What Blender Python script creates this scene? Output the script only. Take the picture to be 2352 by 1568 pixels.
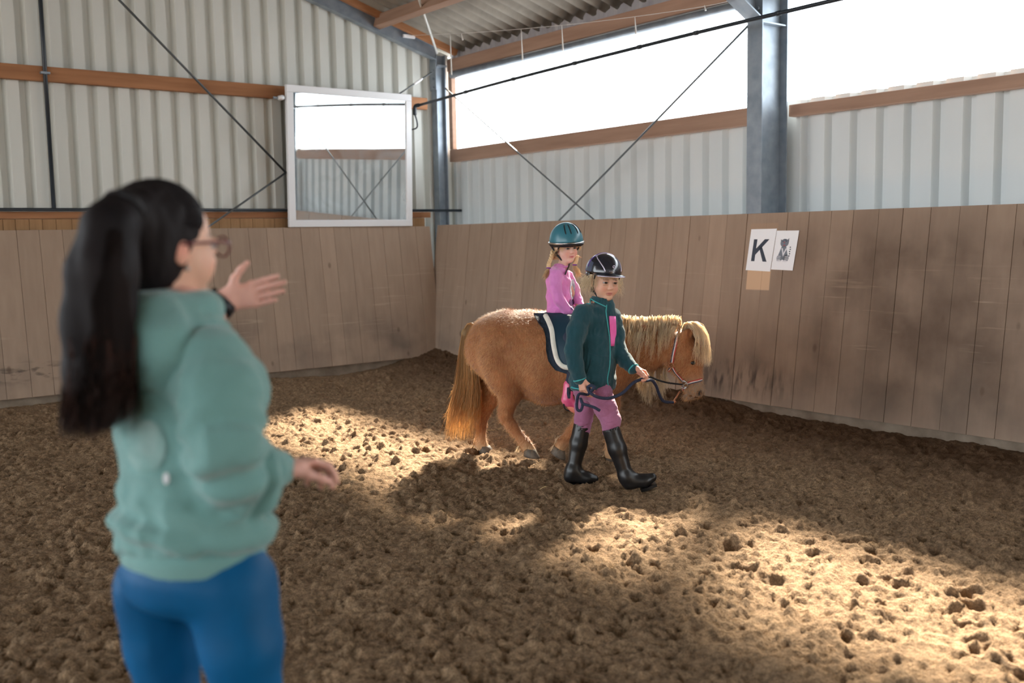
import bpy, bmesh, math, random
import numpy as np
from mathutils import Vector, Matrix
from math import sin, cos, radians, pi
random.seed(7)
RNG = np.random.default_rng(11)
for o in list(bpy.data.objects): bpy.data.objects.remove(o)
SC = bpy.context.scene
COL = SC.collection

# ------------------------------------------------------------------ camera
FPX = 2300.0; YAW = radians(37.65); PITCH = radians(5.95); ROLL = radians(1.04); CAMH = 1.5
_f = np.array([sin(YAW)*cos(PITCH), cos(YAW)*cos(PITCH), -sin(PITCH)])
_r = np.array([cos(YAW), -sin(YAW), 0.0]); _u = np.cross(_r, _f)
_X = cos(ROLL)*_r - sin(ROLL)*_u; _U = sin(ROLL)*_r + cos(ROLL)*_u
CAM = np.array([0, 0, CAMH])
cam = bpy.data.cameras.new('camera'); camo = bpy.data.objects.new('camera', cam); COL.objects.link(camo)
m = Matrix.Identity(4)
for i in range(3):
    m[i][0] = _X[i]; m[i][1] = _U[i]; m[i][2] = -_f[i]; m[i][3] = CAM[i]
camo.matrix_world = m
cam.sensor_width = 36; cam.lens = 36*FPX/2352; cam.clip_start = .05; cam.clip_end = 300
cam.dof.use_dof = True; cam.dof.focus_distance = 6.2; cam.dof.aperture_fstop = 1.9
SC.camera = camo

# ------------------------------------------------------------------ sky, sun, exposure
w = bpy.data.worlds.new('sky'); SC.world = w; w.use_nodes = True
bg = w.node_tree.nodes['Background']; bg.inputs[0].default_value = (.88, .95, 1.0, 1); bg.inputs[1].default_value = 6.0
sun = bpy.data.lights.new('sun', 'SUN'); sun.energy = 36; sun.angle = radians(5.2); sun.color = (1, .89, .71)
suno = bpy.data.objects.new('sun', sun); COL.objects.link(suno)
SUND = Vector((1, .67, .87)).normalized()
suno.rotation_euler = SUND.to_track_quat('Z', 'Y').to_euler(); suno.location = (12, 4, 9)
vs = SC.view_settings; vs.view_transform = 'Standard'; vs.look = 'None'; vs.gamma = 1; vs.use_curve_mapping = False
vs.exposure = 0.0

# ------------------------------------------------------------------ helpers
def W(px, py, d):
    """world point seen at a photo pixel, at depth d (metres along the view axis)"""
    return CAM + d*(_f + _X*(px-1176)/FPX - _U*(py-784)/FPX)
FH = np.array([sin(YAW), cos(YAW), 0]); RH = _r.copy(); ZH = np.array([0, 0, 1.0])
def unit(v): v = np.asarray(v, float); return v/np.linalg.norm(v)
def lin(c):
    return tuple(((x/255)/12.92 if x/255 <= .04045 else ((x/255+.055)/1.055)**2.4) for x in c)

def mat(name, c1, c2=None, scale=8, rough=.7, bump=0, bscale=60, metal=0, stretch=(1,1,1), spec=.4, detail=4,
        sheen=0, sub=0, trans=0, vcol=None, contrast=.5, bstretch=None, coat=0, coord='Object', bdist=.01):
    M = bpy.data.materials.new(name); M.use_nodes = True
    nt = M.node_tree; N = nt.nodes; L = nt.links; b = N['Principled BSDF']
    c1 = lin(c1); c2 = lin(c2) if c2 else c1
    b.inputs['Roughness'].default_value = rough; b.inputs['Metallic'].default_value = metal
    b.inputs['Specular IOR Level'].default_value = spec
    if sheen: b.inputs['Sheen Weight'].default_value = sheen; b.inputs['Sheen Roughness'].default_value = .5
    if sub: b.inputs['Subsurface Weight'].default_value = sub; b.inputs['Subsurface Radius'].default_value = (.012, .005, .003); b.inputs['Subsurface Scale'].default_value = 1
    if trans: b.inputs['Transmission Weight'].default_value = trans
    if coat: b.inputs['Coat Weight'].default_value = coat; b.inputs['Coat Roughness'].default_value = .15
    tc = N.new('ShaderNodeTexCoord'); mp = N.new('ShaderNodeMapping'); mp.inputs['Scale'].default_value = stretch
    L.new(tc.outputs[coord], mp.inputs[0])
    if vcol:
        a = N.new('ShaderNodeAttribute'); a.attribute_name = vcol
        nz = N.new('ShaderNodeTexNoise'); nz.inputs['Scale'].default_value = scale; nz.inputs['Detail'].default_value = detail; L.new(mp.outputs[0], nz.inputs[0])
        mr = N.new('ShaderNodeMapRange'); mr.inputs[3].default_value = 1-contrast*.5; mr.inputs[4].default_value = 1+contrast*.5; L.new(nz.outputs[0], mr.inputs[0])
        mx = N.new('ShaderNodeVectorMath'); mx.operation = 'SCALE'; L.new(a.outputs['Color'], mx.inputs[0]); L.new(mr.outputs[0], mx.inputs['Scale'])
        L.new(mx.outputs[0], b.inputs['Base Color'])
    elif c2 != c1:
        nz = N.new('ShaderNodeTexNoise'); nz.inputs['Scale'].default_value = scale; nz.inputs['Detail'].default_value = detail; L.new(mp.outputs[0], nz.inputs[0])
        cr = N.new('ShaderNodeValToRGB'); e = cr.color_ramp.elements
        e[0].position = .5-contrast*.45; e[0].color = (*c1, 1); e[1].position = .5+contrast*.45; e[1].color = (*c2, 1)
        L.new(nz.outputs[0], cr.inputs[0]); L.new(cr.outputs[0], b.inputs['Base Color'])
    else: b.inputs['Base Color'].default_value = (*c1, 1)
    if bump:
        mp2 = N.new('ShaderNodeMapping'); mp2.inputs['Scale'].default_value = bstretch or stretch; L.new(tc.outputs[coord], mp2.inputs[0])
        bn = N.new('ShaderNodeTexNoise'); bn.inputs['Scale'].default_value = bscale; bn.inputs['Detail'].default_value = 5; L.new(mp2.outputs[0], bn.inputs[0])
        bp = N.new('ShaderNodeBump'); bp.inputs['Strength'].default_value = bump; bp.inputs['Distance'].default_value = bdist; L.new(bn.outputs[0], bp.inputs['Height'])
        L.new(bp.outputs[0], b.inputs['Normal'])
    return M

def tag(o, label=None, cat=None, group=None, kind=None):
    if label: o['label'] = label
    if cat: o['category'] = cat
    if group: o['group'] = group
    if kind: o['kind'] = kind
    return o
def obj(name, v, f, material=None, parent=None, smooth=False, loc=None, cols=None, attr='col'):
    """link one mesh object; v in world coordinates, stored relative to its thing's base (or loc)"""
    me = bpy.data.meshes.new(name)
    v = np.asarray(v, float)
    base = np.array(loc) if loc is not None else (np.array(parent['_b']) if parent is not None and '_b' in parent else np.zeros(3))
    me.from_pydata((v-base).tolist(), [], [list(map(int, q)) for q in f]); me.update()
    if smooth: me.polygons.foreach_set('use_smooth', [True]*len(me.polygons))
    if cols is not None:
        a = me.color_attributes.new(attr, 'FLOAT_COLOR', 'POINT')
        a.data.foreach_set('color', np.concatenate([cols, np.ones((len(cols), 1))], 1).astype(np.float32).ravel())
    if material: me.materials.append(material)
    o = bpy.data.objects.new(name, me); COL.objects.link(o)
    if parent is not None:
        o.parent = parent; o['_b'] = [float(x) for x in base]
    else:
        o.location = base; o['_b'] = [float(x) for x in base]
    return o
def thing(name, loc, label, cat, group=None, kind=None):
    o = bpy.data.objects.new(name, None); COL.objects.link(o); o.location = loc; o['_b'] = [float(x) for x in loc]
    o.empty_display_size = .1
    return tag(o, label, cat, group, kind)

class MB:
    """collects simple solids into one mesh"""
    def __init__(s): s.v = []; s.f = []
    def add(s, v, f):
        n = len(s.v); s.v += [tuple(map(float, p)) for p in v]; s.f += [tuple(int(i)+n for i in q) for q in f]; return s
    def box(s, x0, x1, y0, y1, z0, z1):
        v = [(x, y, z) for x in (x0, x1) for y in (y0, y1) for z in (z0, z1)]
        return s.add(v, [(0,1,3,2),(4,6,7,5),(0,4,5,1),(2,3,7,6),(0,2,6,4),(1,5,7,3)])
    def hexa(s, c):
        """8 corners: 4 of one end, 4 of the other, same winding"""
        return s.add(c, [(3,2,1,0),(4,5,6,7),(0,1,5,4),(1,2,6,5),(2,3,7,6),(3,0,4,7)])
    def bar(s, a, b, wu, hu, up=(0,0,1)):
        """box bar from a to b, width wu (sideways), height hu (along up)"""
        a = np.array(a, float); b = np.array(b, float); d = unit(b-a); sd = unit(np.cross(d, up)); u = np.cross(sd, d)
        q = [-sd*wu/2-u*hu/2, sd*wu/2-u*hu/2, sd*wu/2+u*hu/2, -sd*wu/2+u*hu/2]
        return s.hexa([a+k for k in q]+[b+k for k in q])
    def tube(s, pts, r, n=8, cap=True):
        pts = np.asarray(pts, float); k = len(pts); r = np.broadcast_to(np.asarray(r, float), (k,))
        t = np.gradient(pts, axis=0); t /= np.linalg.norm(t, axis=1)[:, None]+1e-12
        up = np.array([0, 0, 1.0]) if abs(t[0][2]) < .9 else np.array([1.0, 0, 0])
        u = unit(np.cross(t[0], up)); V = []
        for i in range(k):
            u = unit(u - t[i]*(u@t[i])); v_ = np.cross(t[i], u)
            for j in range(n):
                a = 2*pi*j/n; V.append(pts[i]+r[i]*(cos(a)*u+sin(a)*v_))
        Fq = [(i*n+j, i*n+(j+1) % n, (i+1)*n+(j+1) % n, (i+1)*n+j) for i in range(k-1) for j in range(n)]
        if cap: Fq += [tuple(range(n))[::-1], tuple((k-1)*n+j for j in range(n))]
        return s.add(V, Fq)
    def prism(s, poly, a, b):
        """poly: list of 3d points (planar), extruded by vector b-a"""
        d = np.array(b, float)-np.array(a, float); p = [np.array(q, float) for q in poly]; n = len(p)
        return s.add(p+[q+d for q in p], [tuple(range(n))[::-1], tuple(range(n, 2*n))]+[(i, (i+1) % n, n+(i+1) % n, n+i) for i in range(n)])
    def build(s, name, material=None, parent=None, smooth=False, loc=None):
        return obj(name, s.v, s.f, material, parent, smooth, loc)
def spline(p, n=40):
    """Catmull-Rom through points"""
    p = np.asarray(p, float); k = len(p)
    if k == 2: return p[0]+(p[1]-p[0])*np.linspace(0, 1, n)[:, None]
    e = np.vstack([2*p[0]-p[1], p, 2*p[-1]-p[-2]]); out = []
    for t in np.linspace(0, k-1-1e-6, n):
        i = int(t); x = t-i; a, b, c, d = e[i:i+4]
        out.append(.5*((2*b)+(-a+c)*x+(2*a-5*b+4*c-d)*x*x+(-a+3*b-3*c+d)*x**3))
    return np.array(out)
def bevel(o, wd=.004, seg=1):
    md = o.modifiers.new('bevel', 'BEVEL'); md.width = wd; md.segments = seg; md.limit_method = 'ANGLE'; return o
def snoise(p, freq, seed=0, octaves=4, gain=.55):
    """cheap smooth noise from rotated sines, about -1..1"""
    r = np.random.default_rng(seed); out = np.zeros(len(p)); amp = 1; tot = 0
    for o_ in range(octaves):
        acc = np.zeros(len(p))
        for k in range(5):
            d = unit(r.normal(size=p.shape[1]))*freq*(.7+.6*r.random()); acc += np.sin(p@d*2*pi + r.random()*6.28 + 1.3*np.sin(p@np.roll(d, 1)*2.1+r.random()*6))
        out += amp*acc/5*1.5; tot += amp; amp *= gain; freq *= 2.03
    return out/tot

# ------------------------------------------------------------------ materials of the hall
def plank_mat():
    M = mat('arena_plank', (153, 131, 114), (169, 147, 128), scale=3, rough=.75, bump=.2, bscale=14, stretch=(6, 6, .6), contrast=.8, spec=.25, bdist=.004)
    nt = M.node_tree; N = nt.nodes; L = nt.links; b = N['Principled BSDF']
    src = b.inputs['Base Color'].links[0].from_socket
    # each plank its own tone
    oi = N.new('ShaderNodeObjectInfo'); mr = N.new('ShaderNodeMapRange'); mr.inputs[3].default_value = .93; mr.inputs[4].default_value = 1.06; L.new(oi.outputs['Random'], mr.inputs[0])
    sc_ = N.new('ShaderNodeVectorMath'); sc_.operation = 'SCALE'; L.new(src, sc_.inputs[0]); L.new(mr.outputs[0], sc_.inputs['Scale'])
    geo = N.new('ShaderNodeNewGeometry'); sep = N.new('ShaderNodeSeparateXYZ'); L.new(geo.outputs['Position'], sep.inputs[0])
    def rng(sock, lo, hi, soft=.01):
        a = N.new('ShaderNodeMapRange'); a.inputs[1].default_value = lo-soft; a.inputs[2].default_value = lo+soft; L.new(sock, a.inputs[0])
        c = N.new('ShaderNodeMapRange'); c.inputs[1].default_value = hi-soft; c.inputs[2].default_value = hi+soft; c.inputs[3].default_value = 1; c.inputs[4].default_value = 0; L.new(sock, c.inputs[0])
        x = N.new('ShaderNodeMath'); x.operation = 'MULTIPLY'; L.new(a.outputs[0], x.inputs[0]); L.new(c.outputs[0], x.inputs[1]); return x.outputs[0]
    def mul(*s):
        o = s[0]
        for q in s[1:]:
            x = N.new('ShaderNodeMath'); x.operation = 'MULTIPLY'; L.new(o, x.inputs[0]); L.new(q, x.inputs[1]) if hasattr(q, 'is_linked') else setattr(x.inputs[1], 'default_value', q); o = x.outputs[0]
        return o
    def noise(scale, lo, hi, st=(1, 1, 1)):
        mp = N.new('ShaderNodeMapping'); mp.inputs['Scale'].default_value = st; L.new(geo.outputs['Position'], mp.inputs[0])
        n = N.new('ShaderNodeTexNoise'); n.inputs['Scale'].default_value = scale; n.inputs['Detail'].default_value = 6; L.new(mp.outputs[0], n.inputs[0])
        a = N.new('ShaderNodeMapRange'); a.inputs[1].default_value = lo; a.inputs[2].default_value = hi; L.new(n.outputs[0], a.inputs[0]); return a.outputs[0]
    cur = sc_.outputs[0]
    def over(fac, col):
        nonlocal cur
        x = N.new('ShaderNodeMix'); x.data_type = 'RGBA'; L.new(fac, x.inputs['Factor']); L.new(cur, x.inputs['A']); x.inputs['B'].default_value = (*lin(col), 1); cur = x.outputs['Result']
    px_, py_, pz_ = sep.outputs
    # darker, blotchy stretch of kickboards past the letter sign
    over(mul(rng(py_, 1.6, 5.0, .6), rng(pz_, .2, 1.55, .2), noise(1.6, .25, .6), .85), (92, 74, 62))
    # dirty grey patch further back and splashed footing dirt low down
    over(mul(noise(2.2, .45, .7), rng(pz_, .1, .62, .16), .6), (96, 86, 78))
    # long pale scratches
    over(mul(noise(5, .60, .66, (.25, .25, 6)), rng(pz_, .5, 1.15, .15), noise(1.1, .45, .6), .5), (190, 168, 146))
    # black hoof scuffs low on the right wall
    over(mul(noise(9, .44, .62, (1, 2.2, .5)), rng(py_, 4.85, 5.75, .2), rng(pz_, .2, .42, .07), rng(px_, 6, 7), .8), (62, 54, 50))
    over(mul(noise(7, .5, .6, (1, 1, 3)), rng(px_, 1.4, 2.4, .2), rng(pz_, .3, .42, .05), rng(py_, 9, 10.2), .7), (62, 54, 50))
    # unfaded wood where an older letter board used to hang
    over(mul(rng(py_, 5.075, 5.31, .004), rng(pz_, 1.04, 1.21, .004), rng(px_, 6, 7), .9), (214, 180, 148))
    over(mul(rng(py_, 5.04, 5.32, .006), rng(pz_, 1.50, 1.575, .006), rng(px_, 6, 7), .55), (170, 140, 116))
    # knots
    vo = N.new('ShaderNodeTexVoronoi'); vo.inputs['Scale'].default_value = 4.2; mp = N.new('ShaderNodeMapping'); mp.inputs['Scale'].default_value = (1, 1, .55); L.new(geo.outputs['Position'], mp.inputs[0]); L.new(mp.outputs[0], vo.inputs[0])
    kn = N.new('ShaderNodeMapRange'); kn.inputs[1].default_value = .05; kn.inputs[2].default_value = .1; kn.inputs[3].default_value = .55; kn.inputs[4].default_value = 0; L.new(vo.outputs['Distance'], kn.inputs[0])
    over(kn.outputs[0], (92, 74, 60))
    L.new(cur, b.inputs['Base Color'])
    return M
M_PLANK = plank_mat()
M_SHEET = mat('white_sheet_metal', (204, 206, 200), (217, 218, 212), scale=2.5, rough=.45, bump=.05, bscale=3, spec=.4, contrast=.8, stretch=(1, 1, .4))
M_SHEETR = mat('pale_grey_sheet_metal', (196, 203, 205), (212, 217, 217), scale=2.5, rough=.45, bump=.05, bscale=3, spec=.4, contrast=.8, stretch=(1, 1, .4))
M_TIMBER = mat('girt_timber', (150, 98, 62), (186, 128, 86), scale=4, rough=.7, bump=.2, bscale=18, stretch=(1, 1, 7), contrast=.8, spec=.25)
M_TIMB = {}
def timber(axis):
    if axis not in M_TIMB:
        st = {'x': (.5, 6, 6), 'y': (6, .5, 6)}[axis]
        M_TIMB[axis] = mat('girt_timber_'+axis, *(((138, 94, 64), (182, 130, 92)) if axis == 'x' else ((142, 112, 94), (174, 142, 122))), scale=3, rough=.7, bump=.25, bscale=16, stretch=st, contrast=.8, spec=.25, bdist=.004)
    return M_TIMB[axis]
M_STEEL = mat('galvanised_steel', (120, 130, 140), (152, 160, 168), scale=9, rough=.42, metal=.55, spec=.5, contrast=.6, bump=.04, bscale=40)
M_ROOF = mat('fibre_cement_roof', (118, 112, 104), (150, 143, 132), scale=5, rough=.9, bump=.2, bscale=30, contrast=.8, spec=.1)
M_CONC = mat('footing_concrete', (112, 98, 84), (154, 140, 124), scale=7, rough=.9, bump=.4, bscale=40, contrast=.6, spec=.15)
M_BLACKPIPE = mat('black_plastic_pipe', (30, 38, 46), rough=.4, spec=.5)
M_WHITE = mat('white_painted_frame', (232, 233, 236), rough=.35, spec=.5)
M_CABLE = mat('steel_cable', (92, 96, 98), rough=.4, metal=.6)

# ------------------------------------------------------------------ floor: churned riding sand
def hfield(x, y):
    """height of the sand (metres) at world x, y"""
    p = np.stack([x, y], 1)
    z = .014*snoise(p, .5, 1, 3) + .010*snoise(p, 1.7, 2, 3) + .008*snoise(p, 4.5, 3, 3)
    # crumbly lumps: sharpened noise
    n = snoise(p, 9, 4, 3); z += .0075*np.sign(n)*np.abs(n)**.8
    n = snoise(p, 21, 5, 2); z += .0042*n
    # bank of sand against the kickboards
    dr = 6.42-x; z += np.clip(1-dr/.95, 0, 1)**1.6*(.062+.10*np.clip((y-5.1)/.8, 0, 1))
    db = 9.78-y; z += np.clip(1-db/.8, 0, 1)**1.5*.055
    # track worn along the wall
    z -= .03*np.exp(-((dr-1.3)/.45)**2)
    return z
def add_prints(x, y, z):
    r = np.random.default_rng(5); order = np.argsort(x, kind='stable'); xs = x[order]
    wx = .35*snoise(np.stack([x, y], 1), 11, 8, 2); wy = .35*snoise(np.stack([x, y], 1), 11, 9, 2)
    def stamp(n, s0, s1, d0, d1, kind):
        cx = r.uniform(.2, 6.35, n); cy = r.uniform(1.0, 9.7, n); an = r.uniform(0, 6.28, n); sz = r.uniform(s0, s1, n); dp = r.uniform(d0, d1, n); el = r.uniform(.5, .95, n)
        for i in range(n):
            R = sz[i]*2.2; a, b = np.searchsorted(xs, [cx[i]-R, cx[i]+R]); ix = order[a:b]; ix = ix[np.abs(y[ix]-cy[i]) < R]
            if not len(ix): continue
            dx = (x[ix]-cx[i])/sz[i]+wx[ix]; dy = (y[ix]-cy[i])/sz[i]+wy[ix]; u = dx*cos(an[i])+dy*sin(an[i]); v = (-dx*sin(an[i])+dy*cos(an[i]))/el[i]; q = np.sqrt(u*u+v*v)
            if kind == 0: z[ix] += -dp[i]*np.clip(1.15-q, 0, .6)/.6*(1+.6*np.clip(u, -1, 1)) + dp[i]*.75*np.exp(-((q-1.3)/.25)**2)*np.where(u > 0, 1.0, .15)
            elif kind == 1: z[ix] += dp[i]*np.clip(1-q*q, 0, 1)**.75
            else: z[ix] += dp[i]*(np.clip(1.1-q, 0, .25)/.25)*(u*.5)
    stamp(520, .035, .075, .008, .020, 0); stamp(3600, .05, .13, .008, .022, 2); stamp(13000, .012, .045, .005, .021, 1); stamp(8000, .012, .045, -.023, -.006, 1)
    return z
def grid_axis(fine, lo, hi, step, far):
    a = [lo]; x = lo; s = step
    out_hi = list(np.arange(lo, hi, step)); 
    e = []; x = out_hi[-1]; s = step
    while x < far[1]: s *= 1.25; x += s; e.append(min(x, far[1]))
    pre = []; x = lo; s = step
    while x > far[0]: s *= 1.25; x -= s; pre.append(max(x, far[0]))
    return np.array(pre[::-1]+out_hi+e)
gx = grid_axis(True, .15, 6.5, .0125, (-40, 6.62)); gy = grid_axis(True, 1.0, 9.85, .0135, (-40, 10.0))
GX, GY = np.meshgrid(gx, gy, indexing='ij'); fx = GX.ravel(); fy = GY.ravel()
fz = add_prints(fx, fy, hfield(fx, fy)); fz = np.where((fx < -1) | (fy < 0), fz*.3, fz)
nx_, ny_ = GX.shape
idx = np.arange(nx_*ny_).reshape(nx_, ny_)
quads = np.stack([idx[:-1, :-1], idx[1:, :-1], idx[1:, 1:], idx[:-1, 1:]], -1).reshape(-1, 4)
me = bpy.data.meshes.new('floor'); me.vertices.add(len(fx)); me.vertices.foreach_set('co', np.stack([fx, fy, fz], 1).astype(np.float32).ravel())
me.loops.add(len(quads)*4); me.loops.foreach_set('vertex_index', quads.ravel().astype(np.int32)); me.polygons.add(len(quads)); me.polygons.foreach_set('loop_start', np.arange(0, len(quads)*4, 4, dtype=np.int32)); me.update(); me.validate()
me.polygons.foreach_set('use_smooth', [True]*len(me.polygons))
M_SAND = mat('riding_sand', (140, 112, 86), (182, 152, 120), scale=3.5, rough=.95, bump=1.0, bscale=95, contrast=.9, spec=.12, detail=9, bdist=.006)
def sand_detail(M):
    nt = M.node_tree; N = nt.nodes; L = nt.links; b = N['Principled BSDF']; src = b.inputs['Base Color'].links[0].from_socket; tc = [n for n in N if n.type == 'TEX_COORD'][0]
    def noise(scale, lo, hi, o0, o1, det=4):
        n = N.new('ShaderNodeTexNoise'); n.inputs['Scale'].default_value = scale; n.inputs['Detail'].default_value = det; L.new(tc.outputs['Object'], n.inputs[0])
        r = N.new('ShaderNodeMapRange'); r.inputs[1].default_value = lo; r.inputs[2].default_value = hi; r.inputs[3].default_value = o0; r.inputs[4].default_value = o1; L.new(n.outputs[0], r.inputs[0]); return r.outputs[0]
    m1 = N.new('ShaderNodeMath'); m1.operation = 'MULTIPLY'; L.new(noise(38, .35, .65, .62, 1.15), m1.inputs[0]); L.new(noise(150, .35, .65, .7, 1.2, 2), m1.inputs[1])
    s1 = N.new('ShaderNodeVectorMath'); s1.operation = 'SCALE'; L.new(src, s1.inputs[0]); L.new(m1.outputs[0], s1.inputs['Scale'])
    # damper, darker sand in the track along the right wall
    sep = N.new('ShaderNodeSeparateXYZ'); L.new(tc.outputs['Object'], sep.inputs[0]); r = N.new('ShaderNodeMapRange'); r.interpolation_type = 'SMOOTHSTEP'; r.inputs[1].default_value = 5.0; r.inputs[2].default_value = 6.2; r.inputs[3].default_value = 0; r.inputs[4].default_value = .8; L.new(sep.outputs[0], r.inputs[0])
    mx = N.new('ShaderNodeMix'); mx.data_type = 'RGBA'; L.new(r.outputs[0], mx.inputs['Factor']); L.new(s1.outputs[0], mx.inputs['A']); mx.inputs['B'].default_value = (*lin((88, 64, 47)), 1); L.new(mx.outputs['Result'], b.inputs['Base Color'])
    bp = [n for n in N if n.type == 'BUMP'][0]; b2 = N.new('ShaderNodeBump'); b2.inputs['Strength'].default_value = 1; b2.inputs['Distance'].default_value = .030; vo = N.new('ShaderNodeTexNoise'); vo.inputs['Scale'].default_value = 34; vo.inputs['Detail'].default_value = 7; vo.inputs['Roughness'].default_value = .65; L.new(tc.outputs['Object'], vo.inputs[0]); L.new(vo.outputs[0], b2.inputs['Height']); L.new(b2.outputs[0], bp.inputs['Normal'])
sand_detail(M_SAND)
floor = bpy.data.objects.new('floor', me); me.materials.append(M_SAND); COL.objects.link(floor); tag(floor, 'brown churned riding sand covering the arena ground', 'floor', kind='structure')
def ground(x, y):
    i = np.clip(np.searchsorted(gx, x), 1, nx_-1); j = np.clip(np.searchsorted(gy, y), 1, ny_-1)
    return float(fz.reshape(nx_, ny_)[i, j])

# ------------------------------------------------------------------ right wall: leaning kickboards, footing, sheet metal
def lean_plank(wall, k0, k1, parent, jit):
    """one leaning kickboard; wall 'r' runs along y, wall 'b' along x"""
    t = .035; mb = MB(); g = .0012
    if wall == 'r':
        b0, t0 = 6.40+jit, 6.60+jit; zt, zb = 1.655, .135
        q = lambda x, z, y: (x, y, z)
    else:
        b0, t0 = 9.77+jit, 9.97+jit; zt, zb = 1.643, .135
        q = lambda y, z, x: (x, y, z)
    c = []
    for kk in (k0+g, k1-g): c += [q(b0, zb, kk), q(b0+t, zb, kk), q(t0+t, zt, kk), q(t0, zt, kk)]
    if wall == 'r': c = c[4:]+c[:4]
    mb.hexa(c)
    o = mb.build('plank', M_PLANK, parent, loc=None); bevel(o, .002); return o
wall_r = thing('wall_right', (7.07, 5, 0), 'long right arena wall with leaning brown kickboards under pale sheet metal', 'wall', kind='structure')
seams = [-1.9]
while seams[-1] < 2.8: seams.append(round(seams[-1]+random.choice((.195, .2, .205)), 3))
seams += [2.97, 3.17, 3.36, 3.55, 3.76, 3.97, 4.16, 4.37, 4.56, 4.76, 4.96, 5.16, 5.36, 5.57, 5.76, 5.98, 6.17, 6.37, 6.57, 6.77, 6.97, 7.17, 7.35, 7.57, 7.8, 8.05, 8.24, 8.45, 8.66, 8.87, 9.08, 9.29, 9.5, 9.72, 9.96]
for a, b in zip(seams[:-1], seams[1:]):
    if b-a > .05: lean_plank('r', a, b, wall_r, random.uniform(-.003, .003))
# shed metal sheet profile
def sheet(axis, c0, c1, z0f, z1f, plane, pitch, rib, depth, inward, name, material, parent):
    """trapezoidal ribbed sheet along an axis; ribs bulge away from the room"""
    pts = []; k = c0
    while k < c1:
        pts += [(k, 0), (k+pitch-rib-.012, 0), (k+pitch-rib, 1), (k+pitch-.034, 1)]; k += pitch
    pts = [(min(a, c1), d) for a, d in pts]+[(c1, 0)]
    V = []; Fq = []
    for a, d in pts:
        off = plane+depth*d*inward
        for z in (z0f(a), z1f(a)):
            V.append((off, a, z) if axis == 'y' else (a, off, z))
    for i in range(len(pts)-1): Fq.append((2*i, 2*i+1, 2*i+3, 2*i+2))
    o = obj(name, V, Fq, material, parent)
    md = o.modifiers.new('thick', 'SOLIDIFY'); md.thickness = .002; md.offset = 0
    return o
ROOFZ = lambda x: 3.73+.3025*(6.97-x)
sheet('y', -2.0, 5.33, lambda a: 0.0, lambda a: 2.585, 7.06, .232, .09, .055, 1, 'cladding_sheet', M_SHEETR, wall_r)
sheet('y', 5.33, 10.25, lambda a: 0.0, lambda a: 2.545, 7.06, .232, .09, .055, 1, 'cladding_sheet', M_SHEETR, wall_r)
# strip of upright sheet between the eaves beam and the roof
sheet('y', -2.0, 10.25, lambda a: 3.60, lambda a: 3.76, 7.05, .1, .04, .02, 1, 'infill_sheet', mat('grey_violet_sheet', (150, 146, 150), (176, 172, 172), scale=6, rough=.6), wall_r)
bs = MB().box(6.45, 6.62, -2, 9.9, -.2, .14).build('baseboard_right', M_CONC); bs.modifiers.new('b', 'BEVEL').width = .01; tag(bs, 'low concrete footing under the right kickboards', 'footing', kind='structure')
bs = MB().box(-4, 6.45, 9.82, 9.99, -.2, .14).build('baseboard_back', M_CONC); bs.modifiers.new('b', 'BEVEL').width = .01; tag(bs, 'low concrete footing under the back kickboards', 'footing', kind='structure')

# ------------------------------------------------------------------ back wall
wall_b = thing('wall_back', (2, 10.25, 0), 'back gable wall with ribbed white sheet metal above brown kickboards', 'wall', kind='structure')
seams = [-3.97]
while seams[-1] < 1.6: seams.append(round(seams[-1]+random.choice((.195, .2, .205)), 3))
seams += [1.83, 2.04, 2.23, 2.43, 2.63, 2.83, 3.03, 3.23, 3.43, 3.63, 3.83, 4.03, 4.25, 4.45, 4.64, 4.84, 5.06, 5.24, 5.44, 5.66, 5.86, 6.07, 6.30, 6.5]
for a, b in zip(seams[:-1], seams[1:]):
    if b-a > .05: lean_plank('b', a, b, wall_b, random.uniform(-.003, .003))
sheet('x', -3.9, 7.06, lambda a: 0.0, lambda a: ROOFZ(a)-.03, 10.25, .2, .085, .062, 1, 'cladding_sheet', M_SHEET, wall_b)
# raw backing boards that show over the kickboards
x = -3.9
M_BACKB = mat('raw_backing_board', (140, 104, 70), (176, 136, 96), scale=4, rough=.8, bump=.2, bscale=14, stretch=(6, 6, .6), contrast=.8)
while x < 6.5:
    wd = random.uniform(.10, .14); MB().box(x+.002, x+wd-.002, 10.12, 10.15, .2, 1.745).build('backing_board', M_BACKB, wall_b); x += wd

# ------------------------------------------------------------------ roof
ceil = thing('ceiling', (0, 3, 4), 'corrugated fibre cement roof on the underside', 'roof', kind='structure')
def roof_sheet(x0, x1, y0, y1, side):
    n = int((y1-y0)/.177*10); ys = np.linspace(y0, y1, n); V = []; Fq = []
    for y in ys:
        dz = .032*cos(2*pi*y/.177)
        for x in (x0, x1):
            z = (ROOFZ(x) if side > 0 else ROOFZ(-9.0-x)) + .03 + dz
            V.append((x, y, z))
    for i in range(n-1): Fq.append((2*i, 2*i+1, 2*i+3, 2*i+2))
    o = obj('roof_sheet', V, Fq, M_ROOF, ceil, smooth=True)
    md = o.modifiers.new('thick', 'SOLIDIFY'); md.thickness = .007; md.offset = 1
    return o
for x0, x1 in ((5.35, 7.10), (3.6, 5.5), (1.85, 3.75), (.1, 2.0), (-1.65, .25), (-4.5, -1.5)): roof_sheet(x0, x1, -9, 10.35, 1)
roof_sheet(-12, -4.5, -9, 10.35, -1)

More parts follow.
